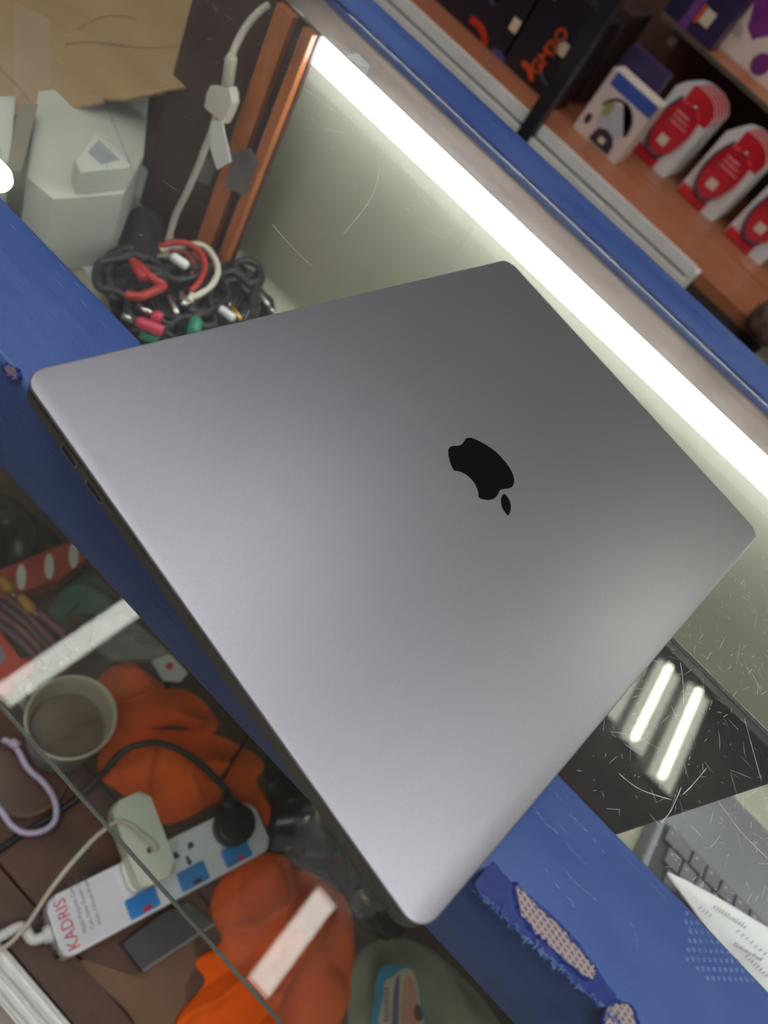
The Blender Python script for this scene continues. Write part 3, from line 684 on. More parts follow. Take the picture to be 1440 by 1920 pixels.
# ------------------------------------------------------------------ things on the wooden deck
# power strip
S0, S1 = at(95, 1688, DK + .043), at(480, 1500, DK + .043); S2 = at(112, 1812, DK + .043)
sa = (S1 - S0).normalized(); sL, sW, sH = .208, .052, .040
ps_rot = math.atan2(sa.y, sa.x)
mid = (at(95, 1688, DK + .043) + at(112, 1812, DK + .043) + at(500, 1580, DK + .043) + at(478, 1500, DK + .043)) / 4
ps = thing('power_strip', 'white three-way power strip with blue switches and red lettering', 'power strip', (mid.x, mid.y, DK + .003), ps_rot)
PF = MW[ps.name]
def P3(x, y, z): return PF @ Vector((x, y, z))
body = obj('body', prism(rrect(sL, sW, .009, 6), 0, sH, .004, 3, mat=PF), M('glossy_white_plastic', (226, 230, 238), .25, var=(20, (218, 222, 230))), ps); autosmooth(body, .5)
for s in (-.085, .085): obj('rubber_foot', prism(ell(s, 0, .006, .006, 12), -.003, .001, mat=PF), m_blackp, ps)
TF = PF @ Matrix.Translation((0, 0, sH))
m_panel = M('label_panel_white', (214, 216, 226), .5, var=(20, (206, 208, 218)))
lp = [(-.102, -.022), (-.052, -.024), (-.044, -.018), (-.044, .021), (-.048, .024), (-.102, .022)]
lb = plate('label_panel', lp, TF, .0005, m_panel, ps)
m_redink = M('red_ink', (196, 44, 62), .5, var=(60, (180, 38, 54)))
tfr = TF @ frame((-.0885, -.0225, .0006), (0, 1, 0), (-1, 0, 0))
text('lettering', 'KADRIS', .0140, tfr, m_redink, ps, sx=.92)
for i, s in enumerate(('Multi-Purpose Center', 'Cat. New Power 2500', 'With Circuit Breaker')):
    text('lettering', s, .0052, TF @ frame((-.0800 + i * .0066, -.014, .0006), (0, 1, 0), (-1, 0, 0)), m_ink, ps, .0001)
m_sw = M('blue_switch', (58, 140, 214), .25, var=(30, (44, 122, 198)), coat=.5)
for i, x in enumerate((-.030, .020, .067)):
    sw = obj('switch', prism(rrect(.0285, .0180, .002, 4, x, -.0145), 0, .0035, .001, 2, mat=TF), m_sw, ps)
    obj('indicator', prism(rect(x - .002, -.0225, x + .006, -.0185), .0034, .0040, mat=TF), M('red_indicator' if i != 1 else 'dark_indicator', (190, 36, 44) if i != 1 else (52, 30, 48), .3, var=(40, (170, 30, 40) if i != 1 else (46, 26, 42))), sw)
m_hole = M('dark_socket_hole', (26, 46, 92), .6, var=(40, (18, 28, 60)))
sx_ = .021
for (hx, hy, pts) in ((sx_ - .009, .010, [(-.0035, -.003), (.004, -.003), (.002, .003), (-.001, .003)]), (sx_ + .007, .012, [(-.003, -.003), (.004, -.002), (.003, .003), (-.001, .003)]), (sx_ + .001, -.001, ell(0, 0, .0022, .0034, 12)), (sx_ + .0005, .0035, ell(0, 0, .0016, .0018, 10))):
    obj('socket_slot', prism([(hx + a_, hy + c_) for a_, c_ in pts], .0001, .0006, mat=TF), m_hole, ps)
cb_ = [P3(-.104, .0, .02), P3(-.118, .002, .02), at(40, 1738, DK + .022), at(0, 1756, DK + .016), at(-60, 1780, DK + .008)]
obj('cord', tube(catmull(cb_, 6), .0048, 10), m_whitep, ps, smooth=True)
obj('cord_gland', tube([P3(-.103, 0, .02), P3(-.110, .001, .02)], [.0085, .0070], 14), m_whitep, ps, smooth=True)
obj('reset_button', tube([P3(-.103, -.018, .02), P3(-.1065, -.018, .02)], .004, 10), m_blackp, ps)
# charger plugged into the strip
ch = thing('charger', 'white charger block plugged across the power strip', 'charger', tuple(P3(-.022, .01, sH)), ps_rot)
m_ch = M('ivory_plastic', (222, 226, 214), .28, var=(20, (212, 216, 204)))
CF = TF @ Matrix.Translation((-.018, .026, .001))
o = obj('body', prism(rrect(.036, .080, .008, 5, 0, .008), .008, .034, .005, 3, mat=CF), m_ch, ch); autosmooth(o, .6)
o = obj('plug_base', prism(rrect(.042, .034, .009, 5, 0, -.014), 0, .0078, .002, 2, mat=CF), m_ch, ch); autosmooth(o, .6)
obj('socket_face', prism(rrect(.010, .005, .0012, 4, .003, -.004), .0335, .0345, mat=CF), M('socket_grey', (90, 92, 92), .5, var=(30, (78, 80, 80))), ch)
c0 = CF @ Vector((.003, -.004, .035))
cp = [c0, c0 + Vector((0, 0, .010)), at(232, 1541, DK + .082), at(190, 1560, DK + .078), at(140, 1612, DK + .066), at(95, 1668, DK + .055), at(50, 1735, DK + .040), at(10, 1775, DK + .028), at(-12, 1776, DK + .024), at(-40, 1760, DK + .02)]
obj('cord', tube(catmull(cp, 8), .0021, 8), m_cord, ch, smooth=True)
# black plug with its cord
bpg = thing('plug', 'round black mains plug with a curved black cord in the power strip', 'plug', tuple(P3(.072, .008, sH)), ps_rot)
BF = TF @ Matrix.Translation((.0725, .010, .0008))
o = obj('body', prism([(.0 + p[0], p[1]) for p in ell(0, 0, .021, .020, 26)], 0, .018, .004, 3, mat=BF), m_blackp, bpg); autosmooth(o, .6)
h0 = BF @ Vector((-.003, .016, .012))
kp = [h0, at(430, 1492, DK + .052), at(412, 1468, DK + .05), at(380, 1436, DK + .047), at(340, 1408, DK + .045), at(300, 1394, DK + .044), at(262, 1396, DK + .042), at(230, 1410, DK + .036), at(205, 1436, DK + .028), at(180, 1462, DK + .018), at(140, 1500, DK + .010), at(90, 1535, DK + .006), at(40, 1565, DK + .005), at(0, 1592, DK + .005), at(-50, 1625, DK + .005)]
obj('cord', tube(catmull(kp, 8), .0034, 8), m_blk, bpg, smooth=True)
obj('strain_relief', tube([h0, (h0 + at(430, 1492, DK + .052)) / 2, at(424, 1484, DK + .052)], [.0105, .0080, .0048], 12), m_blackp, bpg, smooth=True)
# mug
mc = at(135, 1343, DK + .090)
mug = thing('mug', 'pale mug holding brown coffee beside the orange cloth', 'mug', (mc.x, mc.y, DK))
m_mug = M('dark_patterned_glaze', (96, 90, 92), .3, var=(90, (176, 170, 162)))
m_rim = M('cream_glaze', (206, 196, 176), .3, var=(15, (194, 184, 164)))
obj('body', lathe([(0, .002), (.026, 0), (.030, .003), (.034, .03), (.0385, .075), (.0402, .086)], (mc.x, mc.y, DK), 44), m_mug, mug, smooth=True)
obj('rim', lathe([(.0402, .086), (.0410, .0895), (.0398, .0912), (.0382, .0895), (.0372, .080), (.0345, .05), (.031, .012), (.026, .006), (0, .0055)], (mc.x, mc.y, DK), 44), m_rim, mug, smooth=True)
obj('coffee', lathe([(0, .056), (.030, .0558), (.0346, .0562)], (mc.x, mc.y, DK), 44), M('milky_coffee', (96, 74, 64), .25, var=(30, (120, 98, 86))), mug, smooth=True)
hd = [Vector((mc.x, mc.y, DK)) + Vector((-.036 - a_, -.006, z)) for (a_, z) in ((0, .072), (.018, .074), (.026, .058), (.022, .036), (.004, .026))]
obj('handle', tube(catmull(hd, 6), .0048, 10), m_mug, mug, smooth=True)
# brown round lid and lavender cord
bc = at(52, 1455, DK + .012)
bl = thing('round_tin', 'brown round tin lid under the lavender cord', 'tin', (bc.x, bc.y, DK))
obj('body', lathe([(0, 0), (.036, 0), (.038, .002), (.038, .010), (.036, .012)], (bc.x, bc.y, DK), 36), M('tan_tin_side', (150, 126, 112), .4, var=(20, (136, 112, 98))), bl, smooth=True)
obj('lid', lathe([(.036, .012), (.030, .0125), (0, .0128)], (bc.x, bc.y, DK), 36), M('brown_lid', (92, 64, 54), .35, var=(20, (78, 54, 46))), bl, smooth=True)
m_lav = M('lavender_cord', (196, 188, 214), .45, var=(30, (180, 172, 200)))
lvp = [at(*p, DK + .022) for p in ((5, 1385), (30, 1402), (52, 1440), (82, 1468), (102, 1500), (104, 1535), (84, 1556), (50, 1562), (22, 1548), (0, 1518), (-30, 1490))]
lv = thing('lavender_cord', 'lavender-white cord looping round the brown tin', 'cable', (bc.x, bc.y, DK + .0135))
obj('wire', tube(catmull(lvp, 8), .0030, 8), m_lav, lv, smooth=True)
obj('joint', tube([at(20, 1390, DK + .024), at(34, 1400, DK + .024)], .0046, 10), m_lav, lv, smooth=True)

# orange cloths
m_or = M('orange_cloth', (244, 104, 30), .85, var=(30, (230, 92, 22)), bump=(900, .12), spec=.2)
def cloth(label, pxs, h, amp, freq, seed, fold, m=m_or, name='cloth', cat='cloth', dome=.012, grp='orange cloths on the deck', nr=26, nb=120, rough=1.0, thick=.0012):
    pts = [at(*p, DK + h) for p in pxs]; c = sum(pts, Vector()) / len(pts)
    o = obj(name, sheet(pts, -h + .002, amp, freq, seed, fold, nr, nb, dome=dome, sharp=rough, thick=thick), m, smooth=True, origin=(c.x, c.y, DK))
    tag(o, label, cat, grp); return o
cloth('small bunched orange cloth above the mug, nearest the blue rail', [(186, 1274), (204, 1246), (255, 1230), (288, 1258), (306, 1298), (336, 1280), (368, 1288), (402, 1318), (420, 1348), (396, 1368), (340, 1352), (290, 1356), (225, 1352), (196, 1318)], .020, .028, 60, 1.0, (.8, -.5))
cloth('large orange cloth spread under the black plug cord', [(214, 1356), (300, 1362), (380, 1366), (440, 1384), (500, 1425), (488, 1462), (514, 1512), (506, 1545), (486, 1492), (452, 1486), (400, 1508), (345, 1534), (312, 1540), (280, 1512), (228, 1482), (188, 1446), (194, 1385)], .012, .020, 42, 5.2, (.3, 1))
cloth('orange cloth sprawling below the power strip to the frame bottom', [(430, 1628), (490, 1592), (548, 1602), (560, 1620), (612, 1640), (640, 1662), (662, 1680), (676, 1760), (672, 1850), (655, 1905), (620, 1960), (520, 1990), (420, 1990), (345, 1960), (338, 1905), (392, 1840), (372, 1800), (420, 1760), (400, 1700)], .016, .030, 44, 3.4, (.9, .4))
# grey ribbed pad, kraft paper
pdp = [at(*p, DK + .014) for p in ((228, 1768), (300, 1716), (352, 1690), (402, 1732), (268, 1820))]
pd = thing('ribbed_pad', 'dark grey ribbed pad under the power strip', 'pad', (pdp[0].x, pdp[0].y, DK))
obj('body', prism([(p.x, p.y) for p in pdp], DK + .001, DK + .013, .001, 1), M('dark_grey_rubber', (78, 76, 80), .6, var=(30, (68, 66, 70))), pd)
for i in range(9):
    t = (i + .5) / 9; a_ = pdp[0].lerp(pdp[4], t); c_ = pdp[2].lerp(pdp[3], t)
    obj('rib', tube([a_ + Vector((0, 0, -.001)), c_ + Vector((0, 0, -.001))], .0008, 5), M('rib_grey', (92, 90, 94), .6, var=(30, (82, 80, 84))), pd)
obj('pale_edge', tube([pdp[4], pdp[3]], .0013, 6), M('pale_grey_edge', (150, 148, 150), .5, var=(30, (140, 138, 140))), pd)
kp_ = [at(*p, DK + .002) for p in ((150, 1800), (262, 1822), (352, 1752), (372, 1800), (352, 1850), (345, 1905), (270, 1945), (240, 1900))]
tag(obj('kraft_paper', sheet(kp_, 0, .003, 30, 2.5, nr=10, nb=48, dome=.001, thick=.0003), M('brown_kraft_paper', (126, 98, 78), .8, var=(12, (112, 86, 68))), smooth=True, origin=kp_[0]), 'light brown kraft paper on the deck below the ribbed pad', 'paper')
# dark bag and pouch
m_dkbag = M('dark_green_film', (34, 44, 42), .25, var=(14, (22, 26, 34)), bump=(60, .3))
cloth('crumpled dark bag between the power strip and the laptop', [(520, 1400), (580, 1440), (640, 1520), (720, 1620), (790, 1700), (760, 1760), (690, 1720), (640, 1640), (570, 1600), (520, 1580), (524, 1500), (512, 1440)], .03, .02, 60, 7.0, (.4, .9), m_dkbag, 'crumpled_bag', 'bag', .012, None)
for (pxa, pxb, lab) in (((570, 1540), (586, 1522), 'pale glint modelled on the dark bag, upper'), ((672, 1670), (694, 1694), 'pale glint modelled on the dark bag, lower')):  # bright metal bits put in as the glints on the bag
    a_, c_ = at(*pxa, DK + .05), at(*pxb, DK + .05); t = thing('bag_glint', lab, 'clip', (a_.x, a_.y, DK + .045))
    obj('body', tube([a_, a_.lerp(c_, .5) + Vector((0, 0, .001)), c_], [.0030, .0038, .003], 8), m_silver, t, smooth=True)
    obj('hinge', tube([a_ + Vector((0, 0, .003)), a_ + Vector((.003, .003, .004))], .0012, 6), m_silver, t)  # second piece of the same modelled glint
m_film = M('cloudy_plastic_film', (150, 152, 136), .3, var=(12, (124, 128, 116)), bump=(40, .35))
zc = .035
cloth('cloudy plastic pouch at the bottom beside the blue rail', [(700, 1775), (760, 1750), (830, 1768), (900, 1830), (960, 1900), (1000, 1990), (860, 2010), (760, 2000), (690, 1960), (680, 1860)], zc, .010, 30, 9.0, (.6, .6), m_film, 'plastic_pouch', 'pouch', .012, None)
lbl = thing('label_card', 'blue and cream product label with barcode on the cloudy pouch', 'label', tuple(at(750, 1860, DK + .05)))
def zz(p): return at(420 + p[0] / 3, 1380 + p[1] / 3, DK + .054)
def lay(name, pts, z, m): obj(name, prism([(p.x, p.y) for p in catmull([zz(p) for p in pts], 3, closed=True)], DK + .052, DK + .054 + z), m, lbl)
lay('blue_band', [(845, 1640), (846, 1500), (855, 1380), (880, 1310), (930, 1290), (1040, 1300), (1090, 1370), (1112, 1500), (1125, 1640)], 0, M('sky_blue_print', (62, 146, 186), .35, var=(30, (50, 130, 170))))
lay('cream_panel', [(880, 1640), (890, 1500), (905, 1390), (950, 1350), (1010, 1310), (1060, 1320), (1090, 1400), (1105, 1520), (1112, 1640)], .0005, M('cream_print', (200, 180, 160), .5, var=(30, (188, 168, 148))))
lay('purple_band', [(945, 1640), (950, 1480), (965, 1370), (985, 1350), (980, 1480), (978, 1640)], .0009, M('purple_print', (104, 98, 150), .5, var=(30, (92, 86, 138))))
lay('pink_panel', [(1000, 1640), (1002, 1480), (1010, 1380), (1040, 1350), (1075, 1420), (1090, 1540), (1096, 1640)], .0009, M('salmon_print', (206, 150, 132), .5, var=(30, (194, 138, 120))))
lay('emblem', [(1065, 1560), (1070, 1520), (1090, 1510), (1110, 1545), (1115, 1590), (1095, 1605), (1075, 1595)], .0013, M('brown_print', (110, 62, 48), .5, var=(30, (98, 52, 40))))
for i in range(9): lay('barcode_bar', [(898, 1420 + i * 22), (925, 1416 + i * 22), (925, 1424 + i * 22), (898, 1430 + i * 22)], .0010, m_ink)

# clutter at the left under the shelf glass
cloth('black crumpled bag at the left edge below the blue rail', [(-60, 920), (20, 915), (60, 945), (110, 990), (118, 1020), (80, 1045), (20, 1062), (-60, 1070)], .02, .02, 60, 11, (.5, 1), M('black_film', (40, 36, 36), .3, var=(14, (58, 48, 44))), 'crumpled_bag', 'bag', .02, None)
cloth('dark red wrapper between the black bag and the blue rail', [(20, 925), (50, 930), (110, 985), (160, 1040), (130, 1048), (90, 1010), (50, 975), (25, 950)], .045, .006, 60, 12, (.5, 1), M('dark_red_film', (128, 46, 42), .35, var=(30, (96, 34, 36))), 'wrapper', 'wrapper', .006, None, 12, 60)
tq = [at(*p, DK + .03) for p in ((-30, 1080), (120, 1020), (135, 1015), (162, 1048), (110, 1086), (30, 1112), (-30, 1130))]
wr = thing('striped_box', 'orange-red box with white oval marks beside the green cloth', 'box', (tq[0].x, tq[0].y, DK))
obj('body', prism([(p.x, p.y) for p in tq], DK, DK + .03, .001, 1), M('orange_red_card', (196, 82, 62), .5, var=(24, (172, 62, 50))), wr)
for (ex, ey) in ((40, 1082), (92, 1062), (138, 1042)):
    ov = [at(ex + 9 * math.cos(a / 14 * 2 * PI), ey + 24 * math.sin(a / 14 * 2 * PI), DK + .0302) for a in range(14)]
    obj('white_oval', prism([(p.x, p.y) for p in ov], DK + .0295, DK + .0305), m_paper, wr)
cloth('teal-green cloth at the left under the shelf glass', [(96, 1128), (128, 1086), (172, 1062), (210, 1090), (236, 1128), (190, 1140), (140, 1136), (112, 1150)], .02, .012, 70, 14, (.3, 1), M('teal_cloth', (74, 116, 96), .8, var=(24, (58, 92, 88))), 'cloth', 'cloth', .012, None, 16, 80)
m_amber = M('amber_plug', (200, 150, 62), .35, var=(40, (180, 130, 48)))
for (pa_, pb_, lab) in (((0, 1080), (22, 1110), 'amber plug at the left edge on the orange-red box'), ((36, 1116), (64, 1148), 'amber plug with a clear tip above the purple leads')):
    a_, c_ = at(*pa_, DK + .04), at(*pb_, DK + .04); t = thing('amber_plug', lab, 'plug', (a_.x, a_.y, DK + .034), 0, 'amber plugs at left')
    obj('body', tube([a_, a_.lerp(c_, .3), a_.lerp(c_, .8), c_], [.003, .0055, .006, .003], 10), m_amber, t, smooth=True)
    obj('tip', tube([c_, c_ + (c_ - a_).normalized() * .006], .0022, 8), m_silver, t, smooth=True)
m_pur = M('dull_purple_wire', (104, 72, 84), .45, var=(40, (86, 60, 74)))
for i, (p0, p1, lab) in enumerate((((-10, 1105), (120, 1230), 'uppermost'), ((-10, 1125), (110, 1240), 'second'), ((-10, 1145), (95, 1245), 'third'), ((-10, 1165), (80, 1250), 'fourth'), ((20, 1110), (140, 1215), 'outermost'))):
    a_, c_ = at(*p0, DK + .026 + .003 * i), at(*p1, DK + .022 + .003 * i); md = a_.lerp(c_, .5) + Vector((.004 * (i - 2), .003, .003))
    t = thing('purple_lead', 'dull purple lead, ' + lab + ' of the bundle above the light reflection', 'cable', (md.x, md.y, DK), 0, 'purple leads at left')
    obj('wire', tube(catmull([a_, md, c_], 8), .0042, 8), m_pur if i % 2 else M('rosy_wire', (132, 76, 80), .45, var=(40, (112, 64, 70))), t, smooth=True)
    obj('ferrule', tube([c_, c_ + (c_ - a_).normalized() * .006], .003, 8), m_silver, t, smooth=True)
eo = [at(*p, DK + .022) for p in ((-40, 1170), (2, 1178), (38, 1240), (60, 1228), (74, 1236), (40, 1290), (-40, 1320))]
en = thing('red_envelope', 'bright orange-red packet at the left edge behind the mug', 'packet', (eo[0].x, eo[0].y, DK))
obj('body', prism([(p.x, p.y) for p in eo], DK, DK + .02, .002, 2), M('bright_orange_red', (226, 66, 44), .4, var=(24, (210, 56, 38))), en)
wn = [at(*p, DK + .0206) for p in ((-10, 1208), (4, 1210), (10, 1236), (-2, 1248), (-12, 1244))]
obj('window', prism([(p.x, p.y) for p in wn], DK + .0195, DK + .0207), M('grey_window_film', (150, 140, 150), .3, var=(20, (136, 126, 136))), en)
g1 = [at(*p, DK + .012) for p in ((178, 1170), (232, 1150), (262, 1172), (318, 1224), (280, 1236), (208, 1236), (170, 1210))]
gb = thing('grey_booklet', 'pale grey printed booklet above the bunched orange cloth', 'booklet', (g1[0].x, g1[0].y, DK))
obj('cover', prism([(p.x, p.y) for p in g1], DK + .002, DK + .012, .0005, 1), M('pale_grey_print', (150, 150, 144), .6, var=(40, (128, 128, 126))), gb)
for i in range(3):
    a_, c_ = at(236 + 8 * i, 1180 + 10 * i, DK + .0125), at(282 + 8 * i, 1190 + 10 * i, DK + .0125)
    obj('printed_line', tube([a_, c_], .0008, 4), m_ink, gb)
rc_ = [at(*p, DK + .015) for p in ((284, 1238), (318, 1226), (352, 1262), (338, 1278), (306, 1276))]
rd = thing('white_card', 'white card with a red dot beside the bunched orange cloth', 'card', (rc_[0].x, rc_[0].y, DK))
obj('body', prism([(p.x, p.y) for p in rc_], DK + .013, DK + .0155), m_paper, rd)
dp = at(318, 1249, DK + .016)
obj('red_dot', prism(ell(dp.x, dp.y, .0045, .0045, 16), DK + .0155, DK + .0162), m_red, rd)

# ------------------------------------------------------------------ shelf unit across the aisle
DZ = -.2
m_deck = M('warm_brown_laminate', (170, 108, 78), .4, var=(4, (156, 98, 70)), stretch=(1, 5, 5))
m_back = M('dark_brown_backing', (96, 64, 54), .6, var=(4, (84, 56, 48)))
un = thing('shelf_unit', 'brown shop shelf unit with white sliding track across the aisle', 'shelf unit', (-.3, 1.35, FLOOR))
obj('deck', box((-1.6, 1.099, DZ - .02), (.27, 1.262, DZ)), m_deck, un)
obj('deck', box((-1.6, 1.2655, DZ - .02), (.27, 1.62, DZ)), m_deck, un)
obj('back_panel', box((-1.6, 1.62, FLOOR), (.27, 1.635, .45)), m_back, un)
obj('fascia', box((-1.6, 1.10, FLOOR), (.27, 1.115, DZ - .021)), M('charcoal_fascia', (70, 66, 68), .5, var=(4, (54, 50, 54))), un)
obj('side_panel', box((.255, 1.116, FLOOR), (.27, 1.62, DZ - .021)), m_deck, un)
us = obj('upper_shelf', box((-.26, 1.40, -.034), (.27, 1.62, -.026)), M('orange_brown_laminate', (176, 108, 62), .4, var=(4, (160, 96, 56)), stretch=(1, 5, 5)), un)
obj('shelf_edge', box((-.26, 1.397, -.034), (.27, 1.40, -.026)), M('dull_green_edge', (92, 86, 76), .5, var=(20, (80, 74, 66))), us)
obj('upright', box((-.262, 1.075, FLOOR), (-.238, 1.10, .45)), M('dark_grey_steel', (68, 66, 72), .4, .5, var=(20, (58, 56, 62))), un)
for (xa, xb) in ((-1.6, -.263), (-.237, .107)):
    tk = obj('sliding_track', box((xa, 1.078, -.240), (xb, 1.0985, -.232)), m_whitealu, un)
    obj('track_lip', box((xa, 1.078, -.232), (xb, 1.084, -.2165)), m_whitealu, tk)
    obj('track_gap_shade', box((xa, 1.0842, -.2319), (xb - .004, 1.0920, -.2150)), M('track_shadow_gap', (34, 32, 34), .7, var=(20, (42, 40, 42))), tk)  # dark filler box standing in for the shade between the lips
    obj('track_lip', box((xa, 1.0922, -.232), (xb, 1.0985, -.1955)), m_whitealu, tk)
obj('track_end', box((.107, 1.076, -.240), (.116, 1.0985, -.1950), .003), m_whitealu, un)
def face(x, y, z): return frame((x, y, z), (1, 0, 0), (0, 0, 1))
# red blister cards
def make_card(x, y, label, grp, lead=True):
    t = thing('blister_card', label, 'package', (x + .045, y, DZ), 0, grp)
    f = face(x, y, DZ)
    ol_ = [(.004, 0), (.086, 0), (.09, .004), (.09, .122), (.076, .136), (.058, .142), (.03, .142), (.012, .136), (0, .120), (0, .004)]
    obj('backing_card', prism(ol_, -.0012, 0, mat=f), m_paper, t)
    obj('red_foot', prism([(.002, .001), (.060, .001), (.060, .018), (.002, .020)], 0, .006, .002, 2, mat=f), m_red, t)
    obj('red_header', prism([(.026, .100), (.0880, .100), (.0885, .1215), (.0756, .1352), (.058, .1412), (.032, .1412), (.026, .1395)], 0, .0010, mat=f), m_red, t)
    if lead:
        sh = catmull([Vector((a_, c_, 0)) for a_, c_ in ((.022, .112), (.014, .080), (.014, .046), (.028, .026), (.046, .022), (.064, .034), (.074, .060), (.076, .088), (.068, .110))], 4, closed=True)
        obj('blister', prism([(p.x, p.y) for p in sh], .0002, .010, .003, 2, mat=f), M('red_insert', (202, 44, 58), .22, var=(20, (182, 34, 50)), coat=.6), t)
        wp = [f @ Vector((a_, c_, .010)) for a_, c_ in ((.024, .118), (.014, .090), (.012, .056), (.024, .028), (.044, .020), (.060, .028))]
        obj('earphone_cord', tube(catmull(wp, 6), .0026, 7), M('grey_purple_cord', (82, 60, 84), .4, var=(30, (70, 50, 72))), t, smooth=True)
        obj('price_sticker', prism(rect(.034, .040, .052, .056), .010, .0106, mat=f), m_sticker, t)
        for i in range(3): obj('white_lettering', prism(rect(.030, .078 + i * .0085, .066 - i * .004, .081 + i * .0085), .010, .0103, mat=f), M('pinkish_white_ink', (236, 170, 172), .5, var=(90, (206, 90, 100))), t)
        obj('gold_star', prism(ell(.0255, .078, .003, .003, 8), .010, .0104, mat=f), m_gold, t)
        obj('hook_pin', tube([f @ Vector((.052, .116, 0)), f @ Vector((.052, .116, .014))], .003, 8), m_silver, t, smooth=True)
ordn = ['frontmost', 'second', 'third', 'fourth', 'hindmost']
for s_, (sx0, nm) in enumerate(((-.147, 'left'), (-.028, 'middle'), (.088, 'right'))):
    for k in range(5):
        make_card(sx0 + .001 * k, 1.33 + .021 * k, 'red and white blister card, %s in the %s stack' % (ordn[k], nm), 'red blister cards', k == 0)
# white headphone box
hb = thing('headphone_box', 'white box with blue band and a headphone picture beside the red cards', 'box', (-.17, 1.225, DZ))
HF = face(-.222, 1.20, DZ + .0005)
m_hw = M('warm_white_card', (222, 208, 200), .5, var=(14, (210, 196, 188)))
obj('body', box((-.222, 1.20, DZ + .0005), (-.122, 1.25, DZ + .108)), m_hw, hb)
obj('blue_band', prism(rect(.010, .086, .0995, .1074), 0, .0006, mat=HF), M('blue_print', (70, 100, 180), .45, var=(24, (56, 84, 164))), hb)
obj('headband', prism(arcband(.052, .048, .034, .034, .004, -10, 165), .0004, .0012, mat=HF), M('dark_print', (52, 48, 62), .5, var=(30, (44, 40, 54))), hb)
obj('grey_disc', prism(ell(.052, .046, .028, .027, 26), 0, .0006, mat=HF), M('pale_blue_print', (190, 192, 200), .5, var=(20, (176, 178, 188))), hb)
obj('olive_mark', prism(ell(.033, .058, .008, .014, 14), .0006, .001, mat=HF), M('olive_print', (160, 160, 110), .5, var=(20, (146, 146, 98))), hb)
obj('ear_cup', prism([(.034, .004), (.080, .004), (.078, .020), (.068, .030), (.052, .033), (.038, .026)], .0006, .0014, mat=HF), M('plum_print', (62, 52, 72), .5, var=(30, (52, 44, 62))), hb)
obj('price_sticker', prism(rect(.050, .010, .062, .020), .0014, .0019, mat=HF), m_sticker, hb)
obj('small_cup', prism(ell(.014, .026, .006, .009, 16), .0002, .001, mat=HF), M('plum_print', (62, 52, 72)), hb)
# dark boxes in the left bay
m_dk = M('black_print_box', (44, 38, 48), .4, var=(16, (34, 30, 40)))
m_org = M('orange_print', (222, 92, 34), .45, var=(40, (202, 78, 26)))
gb1 = thing('gaming_box', 'black box with orange vertical lettering in the left bay', 'box', (-.335, 1.225, DZ))
obj('body', box((-.392, 1.20, DZ + .0005), (-.266, 1.25, DZ + .15)), m_dk, gb1)
GF = face(-.392, 1.20, DZ)
text('lettering', 'GM2O', .030, GF @ frame((.066, .020, .0008), (.12, .99, 0), (-1, .1, 0)), m_org, gb1, .0004, sx=.95, bold=.0006)
obj('price_sticker', prism(rect(.068, .068, .088, .088), .0006, .0012, mat=GF), m_sticker, gb1)
obj('orange_arc', prism(arcband(.040, -.004, .030, .030, .009, 30, 110), .0002, .0010, mat=GF), m_org, gb1)
obj('blue_arc', prism(arcband(.088, .040, .026, .020, .004, 190, 330), .0002, .0010, mat=GF), M('grey_blue_print', (86, 100, 124), .4, var=(20, (74, 88, 112))), gb1)
obj('white_spot', prism(ell(.020, .128, .005, .006, 10), .0002, .001, mat=GF), m_paper, gb1)
gb2 = thing('gaming_box', 'black box with a red swoosh and cream sticker in the left bay', 'box', (-.47, 1.225, DZ))
obj('body', box((-.68, 1.20, DZ + .0005), (-.398, 1.25, DZ + .13)), m_dk, gb2)
G2 = face(-.545, 1.20, DZ)
obj('red_swoosh', prism(arcband(.075, -.012, .040, .036, .011, 25, 115), .0002, .0010, mat=G2), M('red_orange_print', (204, 62, 40), .45, var=(30, (184, 52, 32))), gb2)
obj('price_sticker', prism(rect(.130, .046, .146, .066), .0006, .0012, mat=G2), m_sticker, gb2)
obj('violet_mark', prism(ell(.138, .004, .016, .007, 16), .0002, .001, mat=G2), M('violet_print', (96, 92, 140), .5, var=(20, (84, 80, 126))), gb2)
obj('grey_headset', prism(arcband(.085, .085, .026, .030, .006, 0, 270), .0002, .0010, mat=G2), M('grey_blue_print', (86, 100, 124)), gb2)
gb3 = thing('dark_carton', 'dark brown carton behind the upper left of the bay', 'box', (-.42, 1.33, DZ))
obj('body', box((-.60, 1.29, DZ + .0005), (-.27, 1.40, DZ + .16)), M('dark_carton_print', (58, 42, 42), .5, var=(10, (44, 34, 38))), gb3)
G3 = face(-.60, 1.29, DZ)
for (x_, z_, mm) in ((.21, .135, 'pink'), (.25, .14, 'grey'), (.17, .13, 'red')):
    obj('print_blotch', prism(ell(x_, z_, .010, .012, 9), .0002, .0012, mat=G3), M('blotch_' + mm, {'pink': (190, 150, 160), 'grey': (96, 100, 116), 'red': (150, 46, 50)}[mm], .5, var=(30, (90, 70, 84))), gb3)
pb = thing('purple_box', 'purple and navy box half hidden behind the white headphone box', 'box', (-.2, 1.29, DZ))
obj('body', box((-.236, 1.262, DZ + .0005), (-.155, 1.30, DZ + .135)), M('purple_navy_print', (66, 50, 100), .45, var=(14, (42, 38, 66))), pb)
PBF = face(-.236, 1.262, DZ)
obj('price_sticker', prism(rect(.030, .074, .046, .090), .0004, .001, mat=PBF), m_sticker, pb)
for (x_, z_, r_, mm) in ((.014, .098, .006, (80, 150, 200)), (.010, .084, .005, (90, 140, 190)), (.006, .068, .005, (196, 196, 206)), (.004, .048, .004, (180, 110, 150))):
    obj('print_mark', prism(ell(x_, z_, r_, r_ * 1.1, 10), .0004, .001, mat=PBF), M('mark_%d' % mm[0], mm, .5, var=(40, tuple(int(c * .8) for c in mm))), pb)
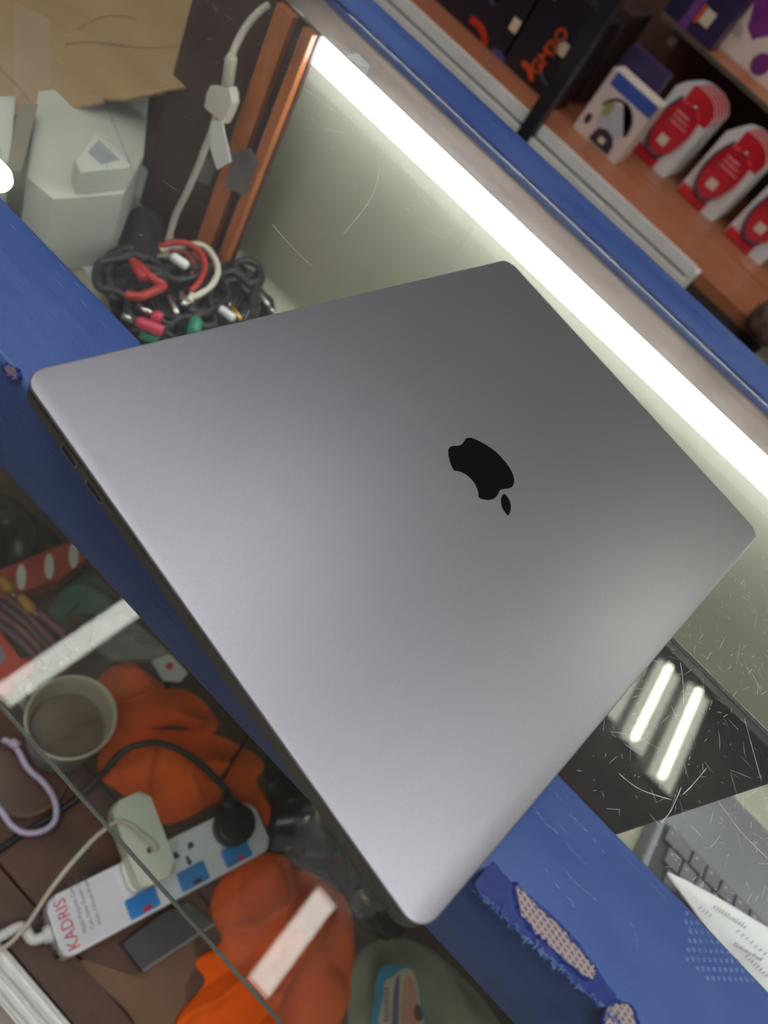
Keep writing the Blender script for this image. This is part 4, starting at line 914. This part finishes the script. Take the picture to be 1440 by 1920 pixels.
# upper shelf boxes
nb_ = thing('navy_box', 'navy box with a purple stripe and cream sticker on the upper shelf', 'box', (-.2, 1.43, -.026))
obj('body', box((-.262, 1.405, -.0255), (-.152, 1.45, .09)), M('navy_print', (40, 34, 70), .4, var=(12, (52, 40, 80))), nb_)
NF = face(-.262, 1.405, -.026)
obj('purple_stripe', prism([(.036, .0), (.052, 0), (.052, .11), (.036, .11)], .0003, .0009, mat=NF), M('orchid_print', (124, 70, 140), .4, var=(20, (108, 58, 124))), nb_)
obj('price_sticker', prism(rect(.062, .022, .082, .046), .0006, .0012, mat=NF), m_sticker, nb_)
obj('orange_border', prism(rect(.054, .018, .0605, .048), .0003, .0008, mat=NF), m_org, nb_)
wb = thing('white_purple_box', 'white box with purple blotches at the upper right corner', 'box', (-.1, 1.52, -.026))
obj('body', box((-.178, 1.50, -.0255), (.06, 1.57, .12)), m_hw, wb)
WF = face(-.178, 1.50, -.026)
m_orc = M('magenta_purple_print', (128, 52, 132), .4, var=(20, (104, 40, 112)))
obj('purple_blotch', prism([(.030, .062), (.036, .050), (.058, .040), (.066, .050), (.078, .062), (.12, .075), (.14, .13), (.02, .13), (.014, .085)], .0003, .0009, mat=WF), m_orc, wb)
obj('purple_blotch', prism(ell(.098, .022, .018, .018, 16), .0003, .0009, mat=WF), m_orc, wb)
obj('white_tab', prism(rect(.070, .070, .086, .090), .0010, .0014, mat=WF), m_paper, wb)
for i in range(3): obj('printed_line', prism(rect(.014, .030 + .006 * i, .040 - .004 * i, .0315 + .006 * i), .0003, .0007, mat=WF), m_ink, wb)
cl = thing('grey_clip', 'small grey clip on the dark brown back panel', 'clip', (-.20, 1.44, -.05))
q = aty(1262, 72, 1.41)
obj('plate', box((q.x - .006, 1.408, q.z - .012), (q.x + .010, 1.416, q.z + .010), .001), M('dull_grey_metal', (130, 122, 118), .5, .4, var=(20, (116, 108, 104))), cl)
obj('wire', tube([(q.x, 1.414, q.z), (q.x, 1.43, -.0345)], .0015, 6), m_silver, cl)
q = at(1434, 585, DZ + .03)
bk = thing('dark_bag', 'dark rounded bag at the right frame edge on the brown deck', 'bag', (q.x + .02, q.y, DZ))
obj('body', lathe([(0, 0), (.028, 0), (.034, .012), (.035, .03), (.028, .052), (.012, .062), (0, .064)], (q.x + .02, q.y, DZ), 24), M('dark_brown_fabric', (52, 42, 44), .7, var=(40, (120, 96, 84))), bk, smooth=True)
obj('strap', tube(catmull([(q.x, q.y, DZ + .055), (q.x + .01, q.y - .01, DZ + .085), (q.x + .03, q.y, DZ + .058)], 6), .003, 7), m_blackp, bk, smooth=True)
